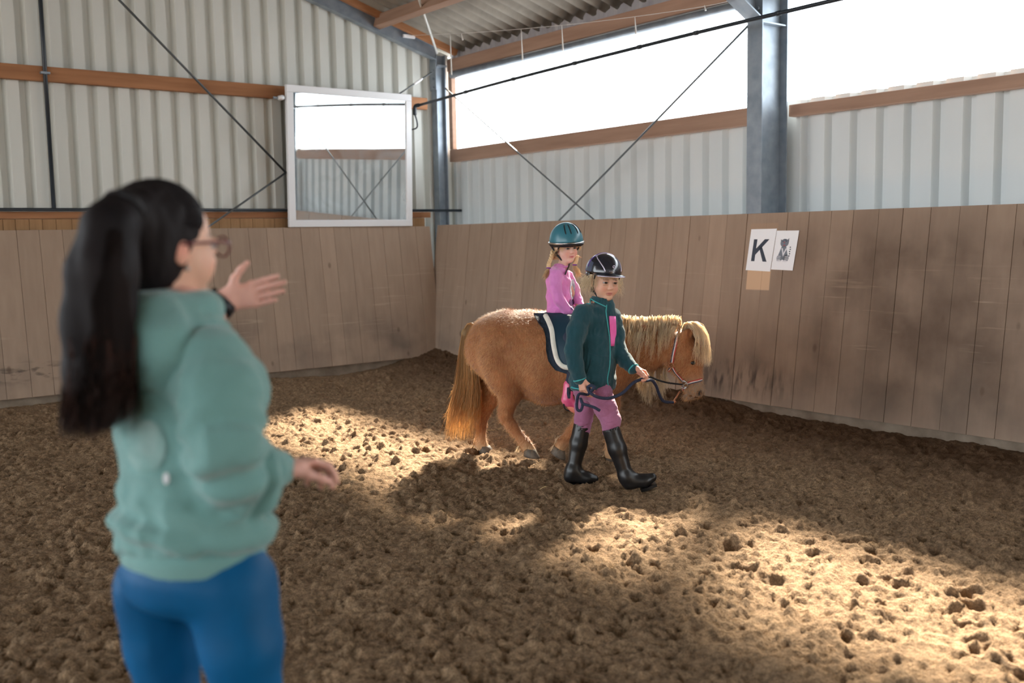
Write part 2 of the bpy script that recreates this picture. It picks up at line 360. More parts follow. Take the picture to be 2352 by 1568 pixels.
# unseen gable wall, added behind the camera to block frontal light
wall_f = thing('wall_front_added', (0, -9, 0), 'unseen front gable wall added behind the viewer to block frontal light', 'wall', kind='structure')
RF = lambda a: (ROOFZ(a) if a > -4.5 else ROOFZ(-9.0-a))-.03
sheet('x', -12, 7.06, lambda a: 1.6, RF, -9.0, .2, .085, .05, -1, 'cladding_sheet', M_SHEET, wall_f)
MB().box(-12, 6.6, -8.85, -8.8, 0, 1.65).build('kickboard', M_PLANK, wall_f)

# ------------------------------------------------------------------ steel columns and rafters
def ibeam_poly(h, b, tw=.008, tf=.012):
    return [(-b/2, -h/2), (b/2, -h/2), (b/2, -h/2+tf), (tw/2, -h/2+tf), (tw/2, h/2-tf), (b/2, h/2-tf), (b/2, h/2), (-b/2, h/2), (-b/2, h/2-tf), (-tw/2, h/2-tf), (-tw/2, -h/2+tf), (-b/2, -h/2+tf)]
def ibeam(mb, a, b, h, wd, updir):
    a = np.array(a, float); b = np.array(b, float); d = unit(b-a); s = unit(np.cross(d, updir)); u = np.cross(s, d)
    P = ibeam_poly(h, wd); n = len(P)
    va = [a+s*x+u*y for x, y in P]; vb = [b+s*x+u*y for x, y in P]
    mb.add(va+vb, [(0,1,2,11),(11,2,3,10),(10,3,4,9),(9,4,5,8),(8,5,6,7)] and [(0, 11, 2, 1), (11, 10, 3, 2), (10, 9, 4, 3), (9, 8, 5, 4), (8, 7, 6, 5)])
    mb.add(va+vb, [(n+0, n+1, n+2, n+11), (n+11, n+2, n+3, n+10), (n+10, n+3, n+4, n+9), (n+9, n+4, n+5, n+8), (n+8, n+5, n+6, n+7)]+[(i, (i+1) % n, n+(i+1) % n, n+i) for i in range(n)])
    return mb
def column(y, zt, label, h=.33, bw=.15, x=6.785):
    t = thing('steel_column', (x, y, 0), label, 'column')
    ibeam(MB(), (x, y, -.1), (x, y, zt), h, bw, (1, 0, 0)).build('profile', M_STEEL, t)
    return t
c1 = column(5.315, 3.62, 'thick galvanised steel column beside the letter K sign')
MB().box(6.635, 6.94, 5.25, 5.308, 3.17, 3.182).build('stiffener_plate', M_STEEL, c1)
MB().box(6.635, 6.94, 5.322, 5.38, 3.17, 3.182).build('stiffener_plate', M_STEEL, c1)
for yy in (5.275, 5.355):
    for zz in (3.28, 3.36, 3.44): MB().tube([(6.615, yy, zz), (6.60, yy, zz)], .012, 6).build('bolt', M_STEEL, c1)
c2 = column(10.16, 3.66, 'slim steel column standing in the far corner of the hall', .135, .11, 6.805)
MB().box(6.72, 6.74, 10.09, 10.22, 3.25, 3.62).build('joint_plate', M_STEEL, c2)
for zz in (3.28, 3.38, 3.48): MB().tube([(6.72, 10.14, zz), (6.70, 10.14, zz)], .014, 6).build('bolt', M_STEEL, c2)
# frame rafter with haunch above the column
r1 = thing('roof_rafter', (6.6, 5.315, 3.2), 'galvanised roof rafter with a tapered haunch rising from the thick column', 'rafter')
sl = .3025
ibeam(MB(), (6.62, 5.315, 3.62), (-4.4, 5.315, 3.62+11.02*sl), .27, .15, (0, 0, 1)).build('profile', M_STEEL, r1)
hz = MB(); hz.prism([(6.62, 5.311, 3.20), (6.62, 5.311, 3.52), (5.3, 5.311, 3.89)], (0, 0, 0), (0, .008, 0)); hz.bar((6.615, 5.315, 3.205), (5.3, 5.315, 3.88), .15, .012); hz.build('haunch', M_STEEL, r1)
# gable rafter
r2 = thing('roof_rafter', (6.8, 10.12, 3.6), 'grey steel rafter running up under the gable edge of the back wall', 'rafter')
za = lambda x: 3.64+.3025*(6.85-x)
ibeam(MB(), (6.75, 10.12, za(6.75)), (-4.4, 10.12, za(-4.4)), .16, .085, (0, 0, 1)).build('profile', M_STEEL, r2)
MB().box(6.27, 6.42, 10.05, 10.075, 3.80, 3.835).build('cable_clamp', M_WHITE, r2)
MB().box(6.73, 6.88, 10.09, 10.20, 3.52, 3.545).build('end_plate', M_STEEL, r2)

# ------------------------------------------------------------------ timber
def beam(x0, x1, y0, y1, z0, z1, axis, label, name='timber_beam', cat='beam', group=None):
    o = MB().box(x0, x1, y0, y1, z0, z1).build(name, timber(axis), None, loc=((x0+x1)/2, (y0+y1)/2, z0)); bevel(o, .004); return tag(o, label, cat, group)
beam(6.965, 7.05, 5.39, 10.2, 2.42, 2.565, 'y', 'timber girt under the bright opening between corner and thick column')
beam(6.965, 7.05, -2.0, 5.24, 2.445, 2.54, 'y', 'timber girt under the bright opening right of the thick column')
beam(6.955, 7.045, -2.0, 10.2, 3.49, 3.63, 'y', 'reddish timber eaves beam over the bright opening')
beam(-3.9, 6.64, 10.16, 10.225, 3.02, 3.155, 'x', 'upper timber girt across the ribbed back wall above the mirror')
beam(-3.9, 6.64, 10.155, 10.225, 1.75, 1.815, 'x', 'lower timber girt just above the back kickboards')
o = MB().box(6.97, 7.03, 10.13, 10.2, 2.57, 3.49).build('timber_post', timber('y'), None, loc=(7, 10.16, 2.57)); tag(o, 'short timber post closing the bright opening at the corner', 'post')
def purlin(xc, label, y0=-9):
    z = ROOFZ(xc)-.02; d = np.array([1, 0, -.3025]); d /= np.linalg.norm(d); u = np.array([.3025, 0, 1]); u /= np.linalg.norm(u)
    c = []
    for y in (y0, 10.1):
        p = np.array([xc, y, z]); c += [p-d*.045-u*.14, p+d*.045-u*.14, p+d*.045, p-d*.045]
    o = MB().hexa(c[4:]+c[:4]).build('roof_purlin', timber('y'), None, loc=(xc, 0, z)); bevel(o, .004); tag(o, label, 'purlin'); return o
purlin(5.98, 'timber roof purlin in view above the gable rafter')
vg = MB(); a = np.array([6.98, 10.035, ROOFZ(6.98)-.035]); b = np.array([-4.4, 10.035, ROOFZ(-4.4)-.035]); vg.bar(a, b, .06, .07); o = vg.build('verge_batten', timber('x'), None, loc=tuple(a)); tag(o, 'sunlit timber batten along the gable edge of the roof', 'batten')
o = MB().tube([(6.99, -2, 3.445), (6.99, 10.15, 3.445)], .042, 14).build('roller_tube', M_STEEL, None, True, loc=(6.99, 4, 3.44)); tag(o, 'grey roller tube hanging below the eaves beam', 'tube')

# ------------------------------------------------------------------ bracing cables, conduit, pipes
def cable(a, b, r, label, name='brace_cable', cat='cable', material=None, turnbuckle=None):
    a = np.array(a); b = np.array(b); mid = (a+b)/2
    if turnbuckle is None:
        o = MB().tube([a, b], r, 6).build(name, material or M_CABLE, None, True, loc=tuple(a)); return tag(o, label, cat)
    t = thing(name, tuple(a), label, cat); MB().tube([a, b], r, 6).build('rod', material or M_CABLE, t, True)
    s = a+(b-a)*turnbuckle; d = unit(b-a); MB().tube([s-d*.07, s-d*.05, s+d*.05, s+d*.07], [r, .014, .014, r], 8).build('turnbuckle', M_WHITE, t, True); return t
cable((6.85, 5.41, 3.32), (6.85, 8.18, 1.57), .0095, 'steel brace rod falling leftwards from the thick column to the kickboards')
cable((6.82, 10.05, 3.27), (6.82, 7.34, 1.58), .0085, 'steel brace rod falling rightwards from the corner column to the kickboards')
cable((1.9, 10.09, 4.99), (4.75, 10.09, 2.24), .012, 'long brace rod slanting across the ribbed back wall down to the mirror')
cable((4.75, 10.05, 2.235), (3.75, 10.05, 1.59), .011, 'short brace rod from behind the mirror down to the back kickboards')
cable((6.63, 10.04, 3.435), (6.05, 10.06, 3.075), .009, 'short brace rod with turnbuckle between mirror and corner column', turnbuckle=.32)
cable((6.70, 10.02, 3.66), (5.60, 8.76, 4.03), .014, 'pale round tie rod under the roof at the corner', 'tie_rod', 'rod', mat('pale_rod', (196, 194, 188), rough=.5))
hose = thing('sprinkler_hose', (6.4, 10.0, 3.05), 'black sprinkler hose strung across the bright opening', 'hose')
hp = spline([(6.4, 9.99, 3.035), (6.4, 8.4, 3.09), (6.4, 6.6, 3.128), (6.4, 5.2, 3.147), (6.4, 3.0, 3.155), (6.4, 0, 3.15), (6.4, -2, 3.15)], 60)
MB().tube(hp, .016, 8).build('pipe', M_BLACKPIPE, hose, True)
for k in range(6, 42, 5):
    p = hp[k]; MB().tube([p+np.array([0, -.02, 0]), p+np.array([0, .02, 0])], .020, 8).build('joint', M_BLACKPIPE, hose, True)
MB().tube(spline([(6.4, 9.97, 3.037), (6.385, 10.03, 3.03), (6.38, 10.04, 2.98), (6.38, 10.04, 2.93)], 14), .022, 8).build('elbow', M_BLACKPIPE, hose, True)
MB().tube(spline([(6.38, 10.04, 2.94), (6.40, 10.03, 2.86), (6.405, 10.04, 2.79), (6.37, 10.1, 2.77), (6.33, 10.2, 2.80)], 16), .009, 6).build('feed_hose', M_BLACKPIPE, hose, True)
o = MB().tube([(-3.8, 10.075, 1.832), (7.03, 10.075, 1.832)], .016, 8).build('conduit', M_BLACKPIPE, None, True, loc=(1, 10.03, 1.83)); tag(o, 'horizontal black pipe just above the back kickboards', 'pipe')
vp = thing('drop_pipe', (2.41, 10.09, 1.84), 'vertical dark pipe fixed to the ribbed back wall at the far left', 'pipe')
MB().tube([(2.41, 10.13, 1.85), (2.41, 10.13, ROOFZ(2.41)-.1)], .019, 10).build('tube', M_BLACKPIPE, vp, True)
MB().box(2.37, 2.45, 10.11, 10.165, 3.08, 3.10).build('bracket', M_STEEL, vp)

# ------------------------------------------------------------------ arena mirror
mir = thing('arena_mirror', (5.49, 10.0, 1.645), 'large white framed arena mirror hung near the far corner', 'mirror')
def mirror_basis():
    a = radians(-.35); t = radians(2.2)
    ex = np.array([cos(a), sin(a), 0]); nn = np.array([sin(a), -cos(a), 0]); ez = cos(t)*ZH+sin(t)*nn; n = np.cross(ex, ez)
    return ex, ez, n
ex, ez, mn = mirror_basis(); mc = np.array([5.485, 9.985, 1.648])
def mpt(u, v, d): return mc+ex*u+ez*v+mn*d
mw, mh, fw = 1.535, 1.49, .075
def mbox(u0, u1, v0, v1, d0, d1): return MB().hexa([mpt(u, v, d0) for u, v in ((u0, v0), (u1, v0), (u1, v1), (u0, v1))]+[mpt(u, v, d1) for u, v in ((u0, v0), (u1, v0), (u1, v1), (u0, v1))])
for u0, u1, v0, v1 in ((-mw/2, mw/2, 0, fw), (-mw/2, mw/2, mh-fw, mh), (-mw/2, -mw/2+fw, fw, mh-fw), (mw/2-fw, mw/2, fw, mh-fw)):
    bevel(mbox(u0, u1, v0, v1, -.02, .03).build('frame_bar', M_WHITE, mir), .004)
mg = bpy.data.materials.new('mirror_glass'); mg.use_nodes = True; b = mg.node_tree.nodes['Principled BSDF']; b.inputs['Base Color'].default_value = (.80, .84, .85, 1); b.inputs['Metallic'].default_value = 1
nz = mg.node_tree.nodes.new('ShaderNodeTexNoise'); nz.inputs['Scale'].default_value = 3; nz.inputs['Detail'].default_value = 6; mr = mg.node_tree.nodes.new('ShaderNodeMapRange'); mr.inputs[1].default_value = .45; mr.inputs[2].default_value = .8; mr.inputs[3].default_value = .0; mr.inputs[4].default_value = .06
tc = mg.node_tree.nodes.new('ShaderNodeTexCoord'); mg.node_tree.links.new(tc.outputs['Object'], nz.inputs[0]); mg.node_tree.links.new(nz.outputs[0], mr.inputs[0]); mg.node_tree.links.new(mr.outputs[0], b.inputs['Roughness'])
nz2 = mg.node_tree.nodes.new('ShaderNodeTexNoise'); nz2.inputs['Scale'].default_value = 2.2; nz2.inputs['Detail'].default_value = 5; nz2.inputs['Distortion'].default_value = 1.5; mr2 = mg.node_tree.nodes.new('ShaderNodeMapRange'); mr2.inputs[1].default_value = .4; mr2.inputs[2].default_value = .75; mr2.inputs[3].default_value = .06; mr2.inputs[4].default_value = .38
df = mg.node_tree.nodes.new('ShaderNodeBsdfDiffuse'); df.inputs[0].default_value = (.62, .68, .72, 1); mxs = mg.node_tree.nodes.new('ShaderNodeMixShader'); lk = mg.node_tree.links.new
lk(tc.outputs['Object'], nz2.inputs[0]); lk(nz2.outputs[0], mr2.inputs[0]); lk(mr2.outputs[0], mxs.inputs[0]); lk(b.outputs[0], mxs.inputs[1]); lk(df.outputs[0], mxs.inputs[2]); lk(mxs.outputs[0], mg.node_tree.nodes['Material Output'].inputs[0])
mbox(-mw/2+fw-.005, mw/2-fw+.005, fw-.005, mh-fw+.005, .0, .012).build('mirror_glass', mg, mir)
mbox(-mw/2+.01, mw/2-.01, .01, mh-.01, -.035, -.02).build('backing', mat('grey_backing', (110, 108, 106), rough=.8), mir)
for vv in (mh-.14,):
    MB().tube([mpt(-mw/2-.05, vv, -.05), mpt(-mw/2-.05, vv, .03)], .026, 10).build('mount_knob', M_WHITE, mir, True)
    mbox(-mw/2-.12, -mw/2+.02, vv-.012, vv+.012, -.05, -.03).build('mount_arm', M_STEEL, mir)

# ------------------------------------------------------------------ paper signs on the right kickboards
e_s = np.array([0, -1, 0]); lean = unit(np.array([.2, 0, 1.52])); n_s = np.cross(e_s, lean); n_s = n_s*(-1 if n_s[0] > 0 else 1)
def wallpt(y, z, d): return np.array([6.40+(z-.135)*.2/1.52, y, z])+n_s*d
M_PAPER = mat('paper', (244, 246, 250), rough=.6, spec=.3)
M_INK = mat('dark_ink', (58, 66, 80), rough=.6); M_GREY = mat('grey_ink', (122, 130, 142), rough=.6); M_WINK = mat('white_ink', (226, 226, 232), rough=.6); M_RED = mat('reddish_ink', (150, 104, 112), rough=.6)
def sheet_sign(name, corners, label):
    t = thing(name, tuple(wallpt(corners[3][0], corners[3][1], .005)), label, 'sign')
    mb = MB(); mb.hexa([wallpt(y, z, .005) for y, z in corners][::-1]+[wallpt(y, z, .0065) for y, z in corners][::-1]); mb.build('paper', M_PAPER, t); return t
def flat(t, name, polys, material, d):
    mb = MB()
    for poly in polys: mb.prism([wallpt(y, z, d) for y, z in poly], (0, 0, 0), n_s*.0006)
    return mb.build(name, material, t)
kc = [(5.302, 1.527), (5.048, 1.528), (5.077, 1.188), (5.322, 1.196)]
ks = sheet_sign('letter_sign', kc, 'white paper sheet with a big letter K on the kickboards')
def bil(c, u, v):
    c = [np.array(q) for q in c]; return tuple((c[0]*(1-u)+c[1]*u)*(1-v)+(c[3]*(1-u)+c[2]*u)*v)
K = [[(.17, .245), (.305, .245), (.305, .775), (.17, .775)], [(.60, .245), (.78, .245), (.305, .62), (.305, .47)], [(.42, .445), (.515, .405), (.80, .775), (.64, .775)]]
flat(ks, 'letter_k', [[bil(kc, *q) for q in p] for p in K], M_INK, .0068)
cc = [(5.046, 1.512), (4.834, 1.510), (4.862, 1.199), (5.070, 1.205)]
cs = sheet_sign('cat_sign', cc, 'white paper sheet with a grey cat drawing right of the letter K')
def ell(cx, cy, rx, ry, n=18, a0=0, a1=6.2832): return [(cx+rx*cos(a0+(a1-a0)*i/n), cy+ry*sin(a0+(a1-a0)*i/n)) for i in range(n)]
def cat(polys, name, material, d): return flat(cs, name, [[bil(cc, *q) for q in p] for p in polys], material, d)
cat([ell(.44, .315, .185, .105), [(.25, .22), (.33, .25), (.27, .31)], [(.62, .19), (.63, .30), (.53, .25)],
     [(.34, .40), (.54, .40), (.66, .62), (.66, .74), (.24, .74), (.24, .62)], ell(.31, .70, .13, .095), ell(.60, .70, .13, .095)], 'cat_shape', M_GREY, .0068)
cat([[(.34, .45), (.40, .45), (.46, .57), (.54, .45), (.60, .45), (.46, .66)], ell(.31, .775, .12, .022), ell(.58, .775, .12, .022)]+
    [[(.19, z), (.36, z+.012), (.36, z+.026), (.19, z+.014)] for z in (.64, .68, .72)]+[[(.55, z+.012), (.72, z), (.72, z+.014), (.55, z+.026)] for z in (.64, .68, .72)], 'cat_markings', M_WINK, .0076)
cat([ell(.43, .30, .045, .025), ell(.45, .375, .06, .022)], 'cat_nose', M_RED, .0084)
cl_ = cat([ell(.36, .275, .02, .014), ell(.51, .27, .02, .014)]+[ell(.735+.012*(i % 2), .42+.055*i, .028, .016) for i in range(5)]+[[(.40+k*.03, .215), (.415+k*.03, .215), (.415+k*.03, .25), (.40+k*.03, .25)] for k in range(4)], 'cat_lines', M_INK, .0084); cl_['kind'] = 'stuff'

# ------------------------------------------------------------------ cobweb strands under the roof
M_WEB = mat('dusty_web', (206, 202, 196), rough=.9)
wb = thing('cobweb', tuple(W(1200, 70, 9.8)), 'thin cobweb thread with dusty hanging strands under the roof', 'cobweb')
line = spline([W(935, 82, 11.0), W(1100, 74, 10.4), W(1290, 58, 9.7), W(1460, 38, 9.1), W(1620, 14, 8.6), W(1700, -4, 8.4)], 40)
MB().tube(line, .0022, 4).build('thread', M_WEB, wb, True)
for (x, y0, y1, d) in ((1034, 77, 172, 10.6), (1197, 68, 138, 10.05), (1290, 58, 116, 9.7), (1458, 38, 78, 9.1), (1060, 77, 92, 10.5), (1618, 12, 24, 8.6)):
    pts = spline([W(x, y0, d), W(x+1.5, (y0+y1)/2, d), W(x+3, y1, d)], 10); MB().tube(pts, np.linspace(.003, .009, 10), 5).build('strand', M_WEB, wb, True)
# short straws lying on the sand
M_STRAW = mat('straw', (206, 178, 124), rough=.7)
for i, (x, y, a, ln, lab) in enumerate(((1250, 1128, .3, .055, 'short straw on the sand left of the trailing boot'), (1130, 985, -.5, .17, 'long bent straw on the sand between the pony hind legs'))):
    d = 1.5*FPX/(y-545); p = W(x, y, d); k = 0
    p = CAM+(W(x, y, 1)-CAM)*(1.5/(CAM[2]-W(x, y, 1)[2])); dr = RH*cos(a)-FH*sin(a)
    pts = [p-dr*ln/2, p+FH*.004, p+dr*ln/2]; pts = [np.array([q[0], q[1], ground(q[0], q[1])+.006]) for q in pts]
    o = MB().tube(spline(pts, 8), .0022, 5).build('straw', M_STRAW, None, True, loc=tuple(pts[1])); tag(o, lab, 'straw')

# ------------------------------------------------------------------ signed-distance modelling for bodies and clothing
class SDF:
    def __init__(s, res): s.res = res; s.pr = []
    def add(s, fn, lo, hi, k=.02, op='u'): s.pr.append((fn, np.array(lo), np.array(hi), k, op)); return s
    def cap(s, a, b, ra, rb=None, k=.02, op='u'):
        a = np.asarray(a, float); b = np.asarray(b, float); rb = ra if rb is None else rb; ab = b-a; L2 = ab@ab+1e-12; m = max(ra, rb)
        def fn(p):
            t = np.clip((p-a)@ab/L2, 0, 1); return np.linalg.norm(p-a-t[..., None]*ab, axis=-1)-(ra+(rb-ra)*t)
        return s.add(fn, np.minimum(a, b)-m, np.maximum(a, b)+m, k, op)
    def chain(s, pts, rr, k=.02):
        for i in range(len(pts)-1): s.cap(pts[i], pts[i+1], rr[i], rr[i+1], k)
        return s
    def ell(s, c, r, ax=None, k=.02, op='u'):
        """ellipsoid with radii r along the rows of ax"""
        c = np.asarray(c, float); r = np.asarray(r, float); A = np.eye(3) if ax is None else np.asarray(ax, float); m = r.max()
        def fn(p):
            q = (p-c)@A.T; k0 = np.linalg.norm(q/r, axis=-1); k1 = np.linalg.norm(q/(r*r), axis=-1)+1e-9; return k0*(k0-1)/k1
        e = np.sqrt(((A*r[:, None])**2).sum(0)); return s.add(fn, c-e, c+e, k, op)
    def sec(s, a, b, side, ra, rb, k=.03, cap=.5):
        """elliptic section swept a->b: ra/rb = (half width along side, half depth)"""
        a = np.asarray(a, float); b = np.asarray(b, float); ab = b-a; L = np.linalg.norm(ab); d = ab/L
        u = unit(np.asarray(side, float)-d*(np.asarray(side, float)@d)); v = np.cross(d, u); m = max(*ra, *rb)
        def fn(p):
            q = p-a; h = q@d; t = np.clip(h/L, 0, 1); ru = ra[0]+(rb[0]-ra[0])*t; rv = ra[1]+(rb[1]-ra[1])*t; wo = (h-t*L)/(np.minimum(ru, rv)*cap+1e-6)
            qu = q@u; qv = q@v; k0 = np.sqrt((qu/ru)**2+(qv/rv)**2+wo**2)+1e-9
            k1 = np.sqrt((qu/ru**2)**2+(qv/rv**2)**2+(wo/(np.minimum(ru, rv)*cap+1e-6))**2)+1e-9; return k0*(k0-1)/k1
        return s.add(fn, np.minimum(a, b)-m, np.maximum(a, b)+m, k)
    def loft(s, rows, side, k=.03, cap=.5):
        """rows: (point, half width, half depth)"""
        for (a, wa, da), (b, wb, db) in zip(rows[:-1], rows[1:]): s.sec(a, b, side, (wa, da), (wb, db), k, cap)
        return s
    def mesh(s, smooth=1, post=None):
        h = s.res; un = [q for q in s.pr if q[4] == 'u']
        lo = np.min([q[1] for q in un], 0)-.03-3*h; hi = np.max([q[2] for q in un], 0)+.03+3*h
        n = np.ceil((hi-lo)/h).astype(int)+1; V = np.full(n, 1.0, np.float32)
        for fn, a, b, k, op in s.pr:
            m = k+4*h+.01; i0 = np.clip(((a-m-lo)/h).astype(int), 0, n-1); i1 = np.clip(((b+m-lo)/h).astype(int)+2, 1, n)
            sl_ = tuple(slice(x, y) for x, y in zip(i0, i1)); ax = [lo[i]+h*np.arange(i0[i], i1[i]) for i in range(3)]
            P = np.stack(np.meshgrid(*ax, indexing='ij'), -1); d = fn(P).astype(np.float32); cur = V[sl_]
            if op == 'u':
                hh = np.clip(.5+.5*(cur-d)/k, 0, 1); V[sl_] = cur*(1-hh)+d*hh-k*hh*(1-hh)
            else:
                hh = np.clip(.5-.5*(cur+d)/k, 0, 1); V[sl_] = cur*(1-hh)+(-d)*hh+k*hh*(1-hh)
        return surface_nets(V, lo, h, smooth)
def surface_nets(V, lo, h, smooth=1):
    ins = V < 0; nx, ny, nz = V.shape
    c = np.zeros((nx-1, ny-1, nz-1), np.int8)
    for i in (0, 1):
        for j in (0, 1):
            for k in (0, 1): c += ins[i:nx-1+i, j:ny-1+j, k:nz-1+k]
    act = (c > 0) & (c < 8); ids = np.argwhere(act); num = np.full(act.shape, -1, np.int64); num[act] = np.arange(len(ids))
    corner = [(i, j, k) for i in (0, 1) for j in (0, 1) for k in (0, 1)]
    vals = np.stack([V[ids[:, 0]+a, ids[:, 1]+b, ids[:, 2]+d] for a, b, d in corner], 1)
    acc = np.zeros((len(ids), 3)); cnt = np.zeros(len(ids))
    for e0 in range(8):
        for e1 in range(e0+1, 8):
            A = np.array(corner[e0]); B = np.array(corner[e1])
            if abs(A-B).sum() != 1: continue
            va, vb = vals[:, e0], vals[:, e1]; cr = (va < 0) != (vb < 0); t = np.where(cr, va/(va-vb+1e-12), 0)
            acc += np.where(cr[:, None], A+(B-A)*t[:, None], 0); cnt += cr
    P = lo+h*(ids+acc/cnt[:, None]); Q = []
    for ax in range(3):
        o = [i for i in range(3) if i != ax]; sa = [slice(None)]*3; sb = [slice(None)]*3; sa[ax] = slice(0, -1); sb[ax] = slice(1, None)
        a = ins[tuple(sa)]; b = ins[tuple(sb)]; E = np.argwhere(a != b); E = E[(E[:, o[0]] > 0) & (E[:, o[1]] > 0) & (E[:, o[0]] < V.shape[o[0]]-1) & (E[:, o[1]] < V.shape[o[1]]-1)]
        fl = a[tuple(E.T)]; q = []
        for du, dv in ((1, 1), (0, 1), (0, 0), (1, 0)):
            c_ = E.copy(); c_[:, o[0]] -= du; c_[:, o[1]] -= dv; q.append(num[tuple(c_.T)])
        q = np.stack(q, 1); flip = fl if ax != 1 else ~fl; q[~flip] = q[~flip][:, ::-1]; Q.append(q)
    Q = np.vstack(Q); Q = Q[(Q >= 0).all(1)]
    for _ in range(smooth):
        S = np.zeros_like(P); n = np.zeros(len(P))
        for i in range(4):
            np.add.at(S, Q[:, i], P[Q[:, (i+1) % 4]]+P[Q[:, (i-1) % 4]]); np.add.at(n, Q[:, i], 2)
        P = P*.5+.5*S/np.maximum(n, 1)[:, None]
    return P, Q
def normals(P, Q):
    fn = np.cross(P[Q[:, 2]]-P[Q[:, 0]], P[Q[:, 3]]-P[Q[:, 1]]); N = np.zeros_like(P)
    for i in range(4): np.add.at(N, Q[:, i], fn)
    return N/(np.linalg.norm(N, axis=1)[:, None]+1e-12)
def put(name, PQ, material, parent, cols=None, disp=None):
    P, Q = PQ
    if disp is not None: P = P+normals(P, Q)*disp(P)[:, None]
    me = bpy.data.meshes.new(name); base = np.array(parent['_b'])
    me.vertices.add(len(P)); me.vertices.foreach_set('co', (P-base).astype(np.float32).ravel())
    me.loops.add(Q.size); me.loops.foreach_set('vertex_index', Q.ravel().astype(np.int32)); me.polygons.add(len(Q)); me.polygons.foreach_set('loop_start', np.arange(0, Q.size, 4, dtype=np.int32)); me.update(); me.validate()
    me.polygons.foreach_set('use_smooth', [True]*len(me.polygons))
    if cols is not None:
        a = me.color_attributes.new('col', 'FLOAT_COLOR', 'POINT'); a.data.foreach_set('color', np.concatenate([cols, np.ones((len(cols), 1))], 1).astype(np.float32).ravel())
    me.materials.append(material); o = bpy.data.objects.new(name, me); COL.objects.link(o); o.parent = parent; o['_b'] = [float(x) for x in base]
    return o
def join(*ms):
    V = []; Q = []; n = 0
    for P, q in ms: V.append(P); Q.append(q+n); n += len(P)
    return np.vstack(V), np.vstack(Q)
def strands(name, curves, r0, material, parent, n=7, tip=.25, sides=3):
    """hair: one mesh of thin tapered strands; curves: list of control-point arrays"""
    V = []; Q = []; k = 0
    for c in curves:
        p = spline(c, n) if len(c) != n else np.asarray(c); t = np.gradient(p, axis=0); t /= np.linalg.norm(t, axis=1)[:, None]+1e-12
        a = np.cross(t, [.31, .52, .79]); a /= np.linalg.norm(a, axis=1)[:, None]+1e-9; b = np.cross(t, a); rr = r0*(.75+.5*random.random())*np.linspace(1, tip, n)
        ring = [p+rr[:, None]*(cos(2*pi*j/sides)*a+sin(2*pi*j/sides)*b) for j in range(sides)]; V.append(np.stack(ring, 1).reshape(-1, 3))
        i, j = np.meshgrid(np.arange(n-1), np.arange(sides), indexing='ij'); i = i.ravel(); j = j.ravel(); j2 = (j+1) % sides
        Q.append(np.stack([i*sides+j, i*sides+j2, (i+1)*sides+j2, (i+1)*sides+j], 1)+k); k += n*sides
    var = np.repeat([.72+.45*random.random()**.7 for _ in curves], n*sides); o = put(name, (np.vstack(V), np.vstack(Q)), material, parent, cols=np.stack([var, var*(.92+.08*var), var*(.8+.2*var)], 1)); return tag(o, kind='stuff')
def strap(name, pts, nrm, wd, th, material, parent, n=30):
    """flat band following pts, lying against normals nrm"""
    p = spline(pts, n); q = spline(nrm, n); t = np.gradient(p, axis=0); t /= np.linalg.norm(t, axis=1)[:, None]; q = q/np.linalg.norm(q, axis=1)[:, None]; s = np.cross(t, q); s /= np.linalg.norm(s, axis=1)[:, None]
    V = np.stack([p-s*wd/2, p+s*wd/2, p+s*wd/2+q*th, p-s*wd/2+q*th], 1).reshape(-1, 3)
    Q = [(i*4+j, i*4+(j+1) % 4, (i+1)*4+(j+1) % 4, (i+1)*4+j) for i in range(n-1) for j in range(4)]+[(3, 2, 1, 0), tuple((n-1)*4+j for j in range(4))]
    return obj(name, V, Q, material, parent)
def torus(mb, c, ax1, ax2, R, r, n=16, m_=6, a0=0, a1=2*pi):
    pts = [np.array(c)+R*(cos(a)*np.array(ax1)+sin(a)*np.array(ax2)) for a in np.linspace(a0, a1, n+1)]
    return mb.tube(pts, r, m_, cap=abs(a1-a0) < 6.2)

# ------------------------------------------------------------------ the pony
def dpy(px): return 6.88-(px-1180)/380*.33
def PW(px, py, off=0): return W(px, py, dpy(px)+off)
PX = 6.8/FPX                                         # metres per photo pixel at the pony
HEAD = unit(PW(1560, 900)-PW(1180, 900)); HEAD[2] = 0; HEAD = unit(HEAD); PSIDE = np.array([-HEAD[1], HEAD[0], 0])
if PSIDE@FH < 0: PSIDE = -PSIDE
pbase = PW(1270, 1056); pbase[2] = 0
pony = thing('pony', tuple(pbase), 'chestnut pony with blond mane and long tail walking beside the kickboards', 'pony')
S = SDF(.0095)
def PR(n): return n*PX
# barrel, quarters, shoulder: (pixel, half width, half height)
S.loft([(PW(1118, 800), PR(62), PR(62)), (PW(1160, 800), PR(84), PR(86)), (PW(1210, 812), PR(86), PR(98)), (PW(1265, 824), PR(92), PR(103)), (PW(1330, 826), PR(90), PR(98)), (PW(1385, 822), PR(78), PR(90)), (PW(1418, 828), PR(60), PR(72))], PSIDE, k=.05, cap=.8)
S.ell(PW(1150, 755), (PR(60), PR(70), PR(34)), [HEAD, PSIDE, ZH], k=.05)
S.ell(PW(1360, 755), (PR(45), PR(36), PR(30)), [HEAD, PSIDE, ZH], k=.06)       # withers
# neck
S.loft([(PW(1390, 817), PR(44), PR(78)), (PW(1440, 806), PR(34), PR(60)), (PW(1490, 798), PR(29), PR(50)), (PW(1540, 790), PR(25), PR(40))], PSIDE, k=.05, cap=.7)
